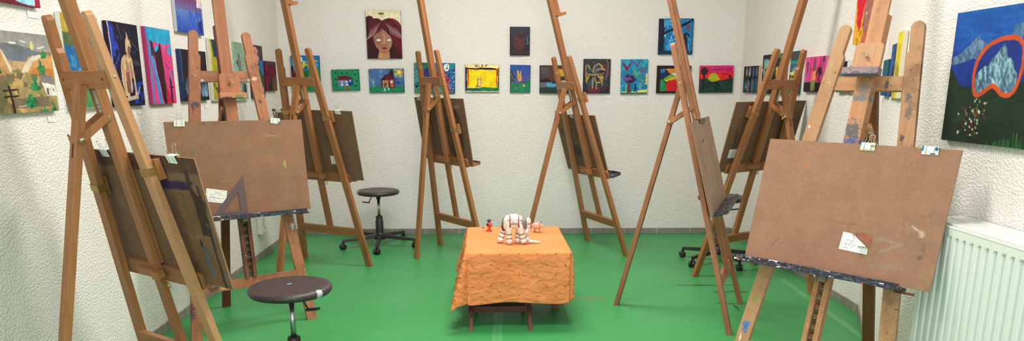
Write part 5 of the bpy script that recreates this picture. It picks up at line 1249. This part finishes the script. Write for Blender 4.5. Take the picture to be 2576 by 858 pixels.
p = pic('p25', 100, 80, (214, 40, 60), 25)
p.rect(0, 0, 1, .26, (206, 44, 112)).poly([(0, .24), (.4, .28), (1, .22), (1, .6), (0, .6)], (224, 44, 48)).line([(.38, .18), (.44, .13), (.50, .18), (.57, .12), (.64, .19), (.72, .12), (.80, .19), (.88, .13), (.95, .18)], .018, (124, 26, 86)).line([(.66, .34), (.72, .30), (.76, .34), (.82, .31), (.86, .34)], .022, (70, 22, 40)).poly([(0, .48), (.25, .46), (.45, .55), (.65, .54), (.9, .46), (1, .44), (1, 1), (0, 1)], (34, 64, 54)).poly([(.24, .50), (.30, .32), (.40, .27), (.52, .33), (.60, .50), (.50, .57), (.36, .58)], (176, 176, 40)).line([(.28, .52), (.5, .54)], .012, (140, 140, 40)).ell(.13, .21, .115, .145, (54, 40, 46)).line([(.13, .3), (.12, .86)], .06, (40, 36, 42)).ell(.90, .40, .045, .05, (60, 30, 40)).line([(.90, .4), (.92, .6)], .02, (40, 40, 40)).ell(.24, .74, .07, .08, (20, 40, 34)).ell(.24, .74, .035, .04, (36, 66, 56)).dabs((.3, .62, .98, .95), [(20, 40, 36)], 16, .035, .03).dabs((.05, .6, .95, .95), [(46, 80, 66)], 10, .02, .02)
p = pic('p26', 90, 58, (30, 28, 38), 26)
for x, c in ((.08, (50, 76, 90)), (.30, (86, 98, 106)), (.62, (70, 104, 122)), (.86, (60, 84, 110))): p.ell(x + .02, .72, .10, .30, c)
for x, c in ((.20, (136, 134, 122)), (.42, (118, 138, 160)), (.66, (70, 90, 120)), (.88, (84, 104, 124))): p.ell(x, .22, .075, .20, c)
p.ell(.40, .28, .03, .1, (170, 180, 200)).poly([(.14, .8), (.22, .62), (.28, .86)], (110, 150, 156)).line([(.05, .5), (.95, .46)], .02, (26, 24, 34)).line([(.44, .6), (.40, .98)], .03, (150, 160, 160)).edge(.01, (24, 22, 30))
p = pic('p27', 60, 80, (40, 36, 42), 27)
p.poly([(.1, .12), (.4, .1), (.6, .3), (.3, .38), (.12, .3)], (96, 160, 170)).ell(.5, .22, .14, .1, (120, 186, 190)).ell(.25, .24, .09, .06, (150, 176, 100)).poly([(.0, .36), (.3, .4), (.5, .55), (.2, .6)], (110, 150, 130)).ell(.2, .36, .07, .05, (170, 130, 160)).line([(.3, .5), (.2, .7)], .1, (90, 150, 130)).ell(.85, .12, .12, .1, (90, 100, 116)).rect(.4, .85, 1, 1, (34, 32, 34)).line([(.1, .75), (.6, .9)], .04, (100, 80, 76)).edge(.02, (26, 24, 28))
p = pic('p27b', 60, 80, (44, 40, 44), 28)
p.rect(.4, 0, 1, .12, (70, 120, 60)).ell(.3, .45, .12, .14, (214, 176, 50)).ell(.35, .7, .14, .2, (220, 170, 44)).ell(.5, .3, .1, .1, (40, 100, 80)).dabs((.2, .35, .6, .9), [(40, 30, 30), (200, 90, 50)], 20, .03, .04).ell(.2, .36, .05, .03, (206, 214, 190)).rect(.7, .2, 1, 1, (50, 44, 40)).edge(.02, (60, 44, 34))
p = pic('p28', 50, 84, (40, 96, 96), 29)
p.rect(0, 0, 1, .3, (34, 84, 74)).ell(.3, .1, .2, .05, (120, 40, 60)).rect(0, .22, 1, .30, (50, 130, 150)).ell(.5, .40, .36, .10, (96, 78, 110)).ell(.55, .44, .3, .08, (70, 150, 190)).poly([(0, .5), (.9, .42), (.9, .52), (.1, .58)], (206, 206, 120)).rect(0, .56, .6, .72, (40, 46, 36)).dabs((.05, .58, .6, .72), [(210, 200, 80)], 8, .08, .02).rect(0, .76, 1, 1, (40, 100, 80))
p = pic('p29', 96, 70, (222, 70, 132), 30)
for q in range(26): p.line([(q / 26 + .01, 0), (q / 26 + .0, .72)], .014, ((170, 40, 92), (240, 110, 160), (206, 40, 110), (120, 40, 80))[q % 4])
p.rect(0, .72, 1, 1, (36, 30, 34)).poly([(.33, .66), (.55, .64), (.58, .95), (.36, .97)], (126, 124, 62)).line([(.14, .12), (.14, .42)], .07, (70, 56, 120)).ell(.14, .08, .06, .06, (206, 90, 160)).line([(.10, .45), (.06, .7)], .05, (140, 126, 170)).rect(.44, .05, .52, .36, (96, 84, 84)).ell(.46, .34, .07, .05, (90, 80, 84)).rect(.42, .4, .56, .66, (226, 140, 66)).poly([(.62, .35), (.82, .28), (.86, .48), (.74, .56), (.68, .48)], (70, 50, 62)).line([(.68, .3), (.60, .5)], .04, (96, 40, 66)).rect(.84, .02, .92, .24, (96, 44, 110)).line([(.70, .58), (.80, .70)], .03, (110, 40, 76)).line([(.9, .2), (.9, .7)], .08, (216, 90, 160))
p = pic('p30', 60, 60, (26, 110, 116), 31)
p.poly([(.2, 0), (.55, .02), (.55, .35), (.2, .4)], (28, 24, 28)).rect(.6, 0, 1, .4, (196, 200, 196)).ell(.85, .25, .1, .1, (110, 110, 110)).rect(0, .35, .7, 1, (30, 116, 120)).rect(.5, .86, 1, 1, (150, 50, 60)).ell(.6, .9, .2, .04, (40, 110, 110))
p = pic('p31', 60, 44, (24, 60, 150), 32)
p.rect(0, 0, 1, .06, (30, 110, 60)).rect(.75, .0, 1, .5, (30, 112, 62)).rect(.3, .3, .8, 1, (26, 52, 150)).patch((0, 0, .6, 1), (30, 90, 80), 8, .1)
p = pic('p32', 60, 56, (30, 52, 104), 33)
p.rect(0, 0, .5, 1, (52, 88, 140)).patch((0, 0, 1, .5), (44, 80, 136), 8, .1).rect(.4, .4, 1, 1, (36, 48, 80))
p = pic('p33', 60, 70, (214, 198, 40), 34)
p.line([(.5, .2), (.4, .6), (.6, .75)], .05, (70, 62, 30)).line([(.2, .6), (.5, .7), (.8, .55)], .04, (80, 70, 36)).dabs((.1, .5, .9, .95), [(96, 84, 40), (170, 150, 36)], 24, .04, .07).line([(.7, .2), (.6, .5)], .03, (110, 100, 40))
p = pic('p34', 90, 120, (218, 160, 44), 35)
p.dabs((0, .5, .4, 1), [(196, 136, 36), (230, 178, 64)], 24, .05, .03).poly([(.10, .72), (.02, .4), (.12, .1), (.4, 0), (1, 0), (1, .26), (.46, .32), (.31, .50), (.27, .76), (.20, .82)], (214, 34, 54)).poly([(.40, .34), (.7, .26), (1, .28), (1, 1), (.42, 1), (.38, .82), (.30, .74), (.34, .66), (.31, .56)], (158, 104, 92)).poly([(.3, 1), (.36, .88), (.5, .80), (.6, 1)], (186, 96, 76)).poly([(.7, .3), (.8, .26), (.9, .45), (.75, .5)], (224, 110, 104)).ell(.44, .585, .035, .018, (214, 220, 226)).ell(.445, .585, .014, .014, (50, 60, 130)).line([(.38, .56), (.50, .54)], .014, (110, 60, 54)).ell(.345, .735, .022, .02, (170, 60, 60)).edge(.01, (206, 146, 40))
p = pic('p35', 170, 128, (26, 40, 30), 36, .004)
p.grad(0, .3, (20, 84, 156), (22, 66, 146)).grad(.28, .62, (24, 58, 146), (28, 42, 116))
for q in range(60): p.line([(p.r.rand(), .32 * p.r.rand()), (p.r.rand(), .32 * p.r.rand())], .02, ((30, 104, 176), (20, 64, 140), (24, 80, 160))[q % 3], al=.25)
p.poly([(0, .40), (.07, .50), (.12, .56), (.22, .58), (.35, .56), (.6, .55), (.85, .5), (1, .46), (1, 1), (0, 1)], (30, 44, 32))
for q in range(70):
    x = p.r.rand(); y = .6 + .4 * p.r.rand(); p.line([(x, y), (x + .2, y - .06)], .016, ((40, 54, 40), (22, 34, 26), (34, 50, 34))[q % 3], al=.3)
def crag(pts, base, lt, dk2, n, box):
    p.poly(pts, base); keep = p.a.copy(); m0 = np.zeros(p.X.shape); sv = p.a; p.a = np.zeros_like(sv); p.poly(pts, (255, 255, 255), 0); m0 = p.a[..., :1] > .5; p.a = sv
    x0, y0, x1, y1 = box
    for q in range(n):
        x = x0 + (x1 - x0) * p.r.rand(); y = y0 + (y1 - y0) * p.r.rand(); L = .02 + .03 * p.r.rand()
        p.line([(x, y), (x + L * .5, y + L), (x + L * .3, y + L * 1.8)], .008 + .008 * p.r.rand(), lt if q % 2 else dk2, al=.55)
    p.a = np.where(m0, p.a, keep)
crag([(0, .40), (.02, .34), (.06, .33), (.12, .28), (.16, .26), (.20, .21), (.24, .19), (.26, .23), (.30, .24), (.36, .28), (.40, .33), (.35, .345), (.33, .37), (.30, .35), (.24, .37), (.2, .36), (.1, .39)], (72, 104, 138), (116, 146, 166), (56, 82, 118), 90, (.0, .2, .4, .36))
crag([(.50, .24), (.52, .2), (.53, .14), (.58, .13), (.66, .10), (.75, .05), (.82, .12), (.84, .24), (.7, .22), (.6, .24)], (66, 100, 140), (104, 138, 166), (50, 80, 120), 70, (.5, .06, .84, .22))
ring = [(.262, .62), (.245, .58), (.235, .50), (.242, .43), (.255, .38), (.28, .33), (.31, .29), (.36, .255), (.42, .235), (.48, .225), (.53, .225), (.58, .245), (.615, .28), (.633, .34), (.636, .42), (.628, .50), (.612, .57), (.595, .61), (.57, .632), (.54, .638), (.50, .625), (.46, .59), (.42, .565), (.385, .58), (.35, .61), (.31, .635), (.28, .635)]
p.poly(ring, (28, 46, 118))
crag([(.245, .54), (.265, .48), (.30, .44), (.33, .42), (.36, .42), (.38, .37), (.42, .33), (.44, .30), (.465, .265), (.49, .30), (.505, .36), (.53, .37), (.56, .40), (.575, .45), (.60, .48), (.605, .55), (.59, .61), (.55, .63), (.50, .62), (.46, .585), (.42, .56), (.35, .60), (.30, .63), (.26, .61)], (74, 104, 128), (148, 186, 194), (56, 80, 104), 260, (.25, .28, .60, .60))
p.line(ring + ring[:1], .026, (182, 72, 38))
p.dabs((.13, .72, .34, .94), [(190, 190, 180), (130, 30, 30), (104, 96, 60), (50, 64, 46), (150, 150, 104), (34, 50, 36)], 90, .007, .008).dabs((.28, .66, .40, .80), [(196, 196, 190), (110, 96, 64), (120, 34, 34), (50, 64, 46)], 24, .006, .008)
for q in range(150):
    x = .42 + .6 * p.r.rand(); y = .97 - .30 * max(0, (x - .42)) * (.6 + .6 * p.r.rand()) + .1 * p.r.rand(); p.line([(x, y), (x + .012, min(1, y + .12))], .006, ((34, 92, 46), (28, 72, 38), (48, 112, 54))[q % 3], al=.7)

PLACE = {'p2': ('L', -1.842, 2.864, 1.356, 0.4, 0.294, 0), 'p3': ('L', -1.856, 3.311, 1.408, 0.3, 0.392, 0), 'p4': ('L', -1.869, 3.694, 1.406, 0.3, 0.389, 0), 'p5': ('L', -1.882, 4.085, 1.408, 0.3, 0.392, 0), 'p6': ('L', -1.897, 4.549, 1.757, 0.4, 0.3, 0), 'p7': ('L', -1.896, 4.54, 1.366, 0.4, 0.292, 0), 'p8': ('L', -1.91, 4.967, 1.406, 0.3, 0.384, 0), 'p9': ('L', -1.924, 5.373, 1.405, 0.3, 0.397, 0), 'p10': ('L', -1.937, 5.792, 1.41, 0.3, 0.39, 0), 'p11': ('L', -1.949, 6.142, 1.381, 0.3, 0.232, 0), 'p1': ('L', -1.842, 2.884, 1.804, 0.3, 0.4, 0), 'p12': ('K', -1.766, 6.496, 1.409, 0.242, 0.295, -0.007), 'p13': ('K', -1.428, 6.502, 1.354, 0.235, 0.176, 0.022), 'p14': ('K', -1.085, 6.509, 1.729, 0.294, 0.393, 0.002), 'p15': ('K', -1.077, 6.509, 1.349, 0.298, 0.199, 0.012), 'p16': ('K', -0.664, 6.516, 1.371, 0.348, 0.251, -0.018), 'p17': ('K', -0.257, 6.524, 1.37, 0.293, 0.231, -0.01), 'p18': ('K', 0.067, 6.53, 1.676, 0.17, 0.233, -0.005), 'p19': ('K', 0.071, 6.53, 1.365, 0.175, 0.23, -0.012), 'p20': ('K', 0.388, 6.535, 1.36, 0.3, 0.234, 0.0), 'p21': ('K', 0.731, 6.542, 1.386, 0.233, 0.288, -0.005), 'p22': ('K', 1.056, 6.548, 1.383, 0.231, 0.289, 0.011), 'p23': ('K', 1.399, 6.554, 1.359, 0.293, 0.232, 0.001), 'p24': ('K', 1.399, 6.554, 1.715, 0.293, 0.292, 0.006), 'p25': ('K', 1.77, 6.561, 1.361, 0.291, 0.229, 0.009), 'p26': ('R', 1.976, 6.276, 1.357, 0.355, 0.214, 0), 'p28': ('R', 1.996, 5.366, 1.397, 0.173, 0.293, 0), 'p29': ('R', 2.004, 5.03, 1.38, 0.316, 0.228, 0), 'p30': ('R', 2.013, 4.588, 1.359, 0.191, 0.185, 0), 'p34': ('R', 2.018, 4.381, 1.743, 0.3, 0.4, 0), 'p31': ('S', 1.944, 3.958, 1.348, 0.25, 0.181, 0), 'p32': ('S', 1.833, 3.666, 1.379, 0.196, 0.246, 0), 'p33': ('S', 1.761, 3.478, 1.399, 0.195, 0.293, 0), 'p35': ('T', 1.631, 2.516, 1.338, 0.6, 0.455, 0), 'p27': ('R', 1.984, 5.905, 1.393, 0.222, 0.293, 0), 'p27b': ('R', 1.9895, 5.655, 1.393, 0.222, 0.293, 0)}
SIDE = {'p1': (120, 22, 44), 'p2': (190, 186, 176), 'p3': (216, 214, 206), 'p4': (44, 28, 54), 'p5': (170, 52, 108), 'p6': (190, 196, 200), 'p7': (44, 60, 104), 'p8': (206, 204, 190), 'p9': (226, 226, 220), 'p10': (70, 52, 54), 'p11': (90, 20, 40), 'p26': (196, 156, 120), 'p30': (150, 150, 146), 'p33': (222, 212, 192), 'p35': (30, 40, 36), 'p29': (222, 120, 170), 'p34': (206, 150, 44), 'p21': (30, 26, 30), 'p18': (34, 28, 32), 'p27b': (150, 104, 70)}
LAB = {'p1': 'painting with a crimson border at the top left corner, mostly out of view', 'p2': 'landscape painting with a small white house on the left wall', 'p3': 'blue and ochre abstract painting behind the nearest left easel',
 'p4': 'painting of a pale statue on a dark blue ground, left wall', 'p5': 'pink and turquoise abstract painting with a dark figure, left wall', 'p6': 'painting fading from purple to blue, hung high on the left wall', 'p7': 'dark night painting with a pale moon on the left wall',
 'p8': 'yellow and teal abstract painting behind the old easel\'s mast', 'p9': 'pale green painting of a grey horse on the left wall', 'p10': 'portrait of a pink-faced person in green, left wall', 'p11': 'maroon painting nearest the back corner on the left wall',
 'p12': 'blue and green painting first from the left on the back wall', 'p13': 'green painting of a blue house with a dark red roof, back wall', 'p14': 'large portrait of a girl with dark hair and white eyes, back wall', 'p15': 'painting of a brown house under a yellow sun, back wall',
 'p16': 'blue painting with a red arc and white ghost shape, back wall', 'p17': 'bright yellow painting with letters along its top edge, back wall', 'p18': 'small dark brown portrait hung high in the middle of the back wall', 'p19': 'small painting of a yellow rabbit on a green hill, back wall',
 'p20': 'brown and yellow interior painting partly behind the leaning easel', 'p21': 'dark painting of a golden winged shape, back wall', 'p22': 'turquoise painting with a purple tree and three birds, back wall', 'p23': 'black-bordered abstract with red and green curves, back wall right',
 'p24': 'blue painting of dark branches hung high on the back wall', 'p25': 'pink and red sunset painting at the right end of the back wall', 'p26': 'dark blue painting of hanging shapes first on the right wall', 'p27': 'dark painting with turquoise shapes behind the right corner easel\'s left leg',
 'p27b': 'yellow and black painting between leg and mast of the right corner easel', 'p28': 'narrow teal painting behind the right leg of the right corner easel', 'p29': 'hot pink striped painting with a black base, right wall', 'p30': 'small teal and black painting behind the foreground easel\'s left leg',
 'p31': 'blue and green painting seen at a sharp angle on the splayed wall', 'p32': 'blue painting between the green one and the yellow one on the splayed wall', 'p33': 'yellow painting with dark scribbles seen nearly edge-on, right side', 'p34': 'portrait in a big red hat hung high behind the foreground easel', 'p35': 'large mountain painting with an orange ring above the radiator'}
WN = {'L': W['wall_left'][2], 'K': W['wall_back'][2], 'R': W['wall_right'][2], 'S': W['wall_right_splay'][2], 'T': W['wall_right_near'][2]}
CT = .0195
for k, (wl, x, y, z, w, h, roll) in PLACE.items():
    n = WN[wl]; r = (-n).cross(Vector((0, 0, 1)))
    P_ = PIC[k]
    o = sheet('painted_canvas', w, h, CT, half(P_.a), M['paint'], None, SIDE.get(k, tuple(int(q * 255) for q in P_.a[:, :6].mean((0, 1)))), loc=False)
    c = Vector((x, y, z)) - n * (CT / 2)
    o.matrix_world = Matrix(((r.x, -n.x, 0, c.x), (r.y, -n.y, 0, c.y), (0, 0, 1, c.z), (0, 0, 0, 1))) @ Matrix.Rotation(-roll, 4, 'Y')
    tag(o, LAB[k], 'painting', 'paintings hung on the walls')

CAP = [('L', -1.869, 3.013, 1.582, 'under the crimson-bordered painting'), ('L', -1.869, 3.034, 1.176, 'under the village landscape painting'), ('L', -1.895, 3.815, 1.178, 'under the pale statue painting'), ('L', -1.924, 4.724, 1.184, 'under the moonlit night painting'), ('L', -1.95, 5.521, 1.177, 'under the grey horse painting'), ('L', -1.977, 6.332, 1.233, 'under the maroon corner painting'), ('K', -1.349, 6.526, 1.231, 'under the blue house painting'), ('K', -0.969, 6.533, 1.517, 'under the large girl portrait'), ('K', -0.962, 6.533, 1.224, 'under the brown house and sun painting'), ('K', -0.522, 6.541, 1.228, 'under the red arc painting'), ('K', -0.146, 6.548, 1.228, 'under the bright yellow painting'), ('K', 0.122, 6.553, 1.541, 'under the small dark portrait'), ('K', 0.13, 6.553, 1.225, 'under the yellow rabbit painting'), ('K', 0.819, 6.565, 1.215, 'under the golden winged painting'), ('K', 1.139, 6.571, 1.215, 'under the purple tree painting'), ('K', 1.517, 6.578, 1.55, 'under the dark branches painting'), ('K', 1.888, 6.585, 1.219, 'under the sunset painting'), ('R', 2.0, 6.181, 1.225, 'under the hanging shapes painting'), ('R', 2.006, 5.891, 1.22, 'under the turquoise shapes painting'), ('R', 2.019, 5.325, 1.223, 'under the narrow teal painting'), ('R', 2.036, 4.57, 1.245, 'under the small teal and black painting'), ('S', 2.033, 4.128, 1.23, 'under the sharply angled blue-green painting')]
capimg = np.kron(text_img(36, 20, 5, [(.24, .25, .78, 2), (.62, .38, .62, 1)], False) * .6 + .36, np.ones((1, 1, 1)))
for wl, x, y, z, t in CAP:
    n = WN[wl]; r = (-n).cross(Vector((0, 0, 1)))
    w = .075 if 'crimson' in t else .048
    o = sheet('caption_card', w, w * .46, .0012, capimg, M['paper'], None, (196, 194, 188), loc=False)
    c = Vector((x, y, z)) + n * .0022
    o.matrix_world = Matrix(((r.x, -n.x, 0, c.x), (r.y, -n.y, 0, c.y), (0, 0, 1, c.z), (0, 0, 0, 1)))
    tag(o, 'small white caption card ' + t, 'card', 'caption cards beside the paintings')

# ------------------------------------------------------------------ unseen lamps assumed only to light the room, daylight behind the camera
em, nt_, b_ = new_mat('assumed_lamp_diffuser'); b_.inputs['Emission Color'].default_value = (1, .93, .82, 1); b_.inputs['Emission Strength'].default_value = 3
LIGHTS = [(-.0, 4.5, 'above the back of the room'), (-.0, 2.6, 'above the middle of the room'), (0, .2, 'above the camera')]
for i, (x, y, t) in enumerate(LIGHTS):
    f = thing('assumed_ceiling_light', 'assumed unseen long flat ceiling lamp panel ' + t, 'lamp', (x, y, HC), 0, 'assumed ceiling lamps out of view')
    mb = MB()
    for q in ((-.62, -.60, -.32, .32), (.60, .62, -.32, .32), (-.60, .60, -.32, -.30), (-.60, .60, .30, .32)): mb.box(q[0], q[1], q[2], q[3], -.06, 0)
    mb.box(-.6, .6, -.3, .3, -.02, 0)
    mb.build('assumed_lamp_frame', M['socket'], f)
    mb = MB(); mb.box(-.598, .598, -.298, .298, -.05, -.045); mb.build('assumed_lamp_diffuser', em, f)
    L = bpy.data.lights.new('lamp', 'AREA'); L.shape = 'RECTANGLE'; L.size = 1.2; L.size_y = .6; L.energy = (68, 50, 30)[i]; L.color = (1, .925, .885)
    lo = bpy.data.objects.new('lamp', L); C.objects.link(lo); lo.parent = f; lo.location = (0, 0, -.056)
o_, d, n = W['wall_front']
L = bpy.data.lights.new('assumed_daylight', 'AREA'); L.shape = 'RECTANGLE'; L.size = 2.1; L.size_y = 1.3; L.energy = 118; L.color = (.80, .90, 1.0)  # area light added for the assumed window behind the camera
lo = bpy.data.objects.new('assumed_daylight', L); C.objects.link(lo)
c = RN + d * 1.7 - n * .03
lo.location = (c.x, c.y, 1.65); lo.rotation_euler = (PI / 2, 0, math.atan2(n.y, n.x) + PI / 2 + PI)
w = bpy.data.worlds.new('sky'); bpy.context.scene.world = w; w.use_nodes = True
w.node_tree.nodes['Background'].inputs[0].default_value = (.75, .85, 1, 1); w.node_tree.nodes['Background'].inputs[1].default_value = .6

# ------------------------------------------------------------------ camera
cam = bpy.data.cameras.new('camera'); co = bpy.data.objects.new('camera', cam); C.objects.link(co)
cam.sensor_fit = 'HORIZONTAL'; cam.sensor_width = 36; cam.lens = 1850.06 / 2576 * 36
cam.shift_y = (659.49 - 429) / 2576; cam.clip_start = .05
co.location = (0, 0, 1.31); co.rotation_euler = (PI / 2 - .2360, 0, 0)
sc = bpy.context.scene; sc.camera = co
sc.view_settings.view_transform = 'Standard'; sc.view_settings.look = 'None'; sc.view_settings.gamma = 1; sc.view_settings.use_curve_mapping = False
sc.view_settings.exposure = .06
sc.cycles.max_bounces = 8; sc.cycles.diffuse_bounces = 5
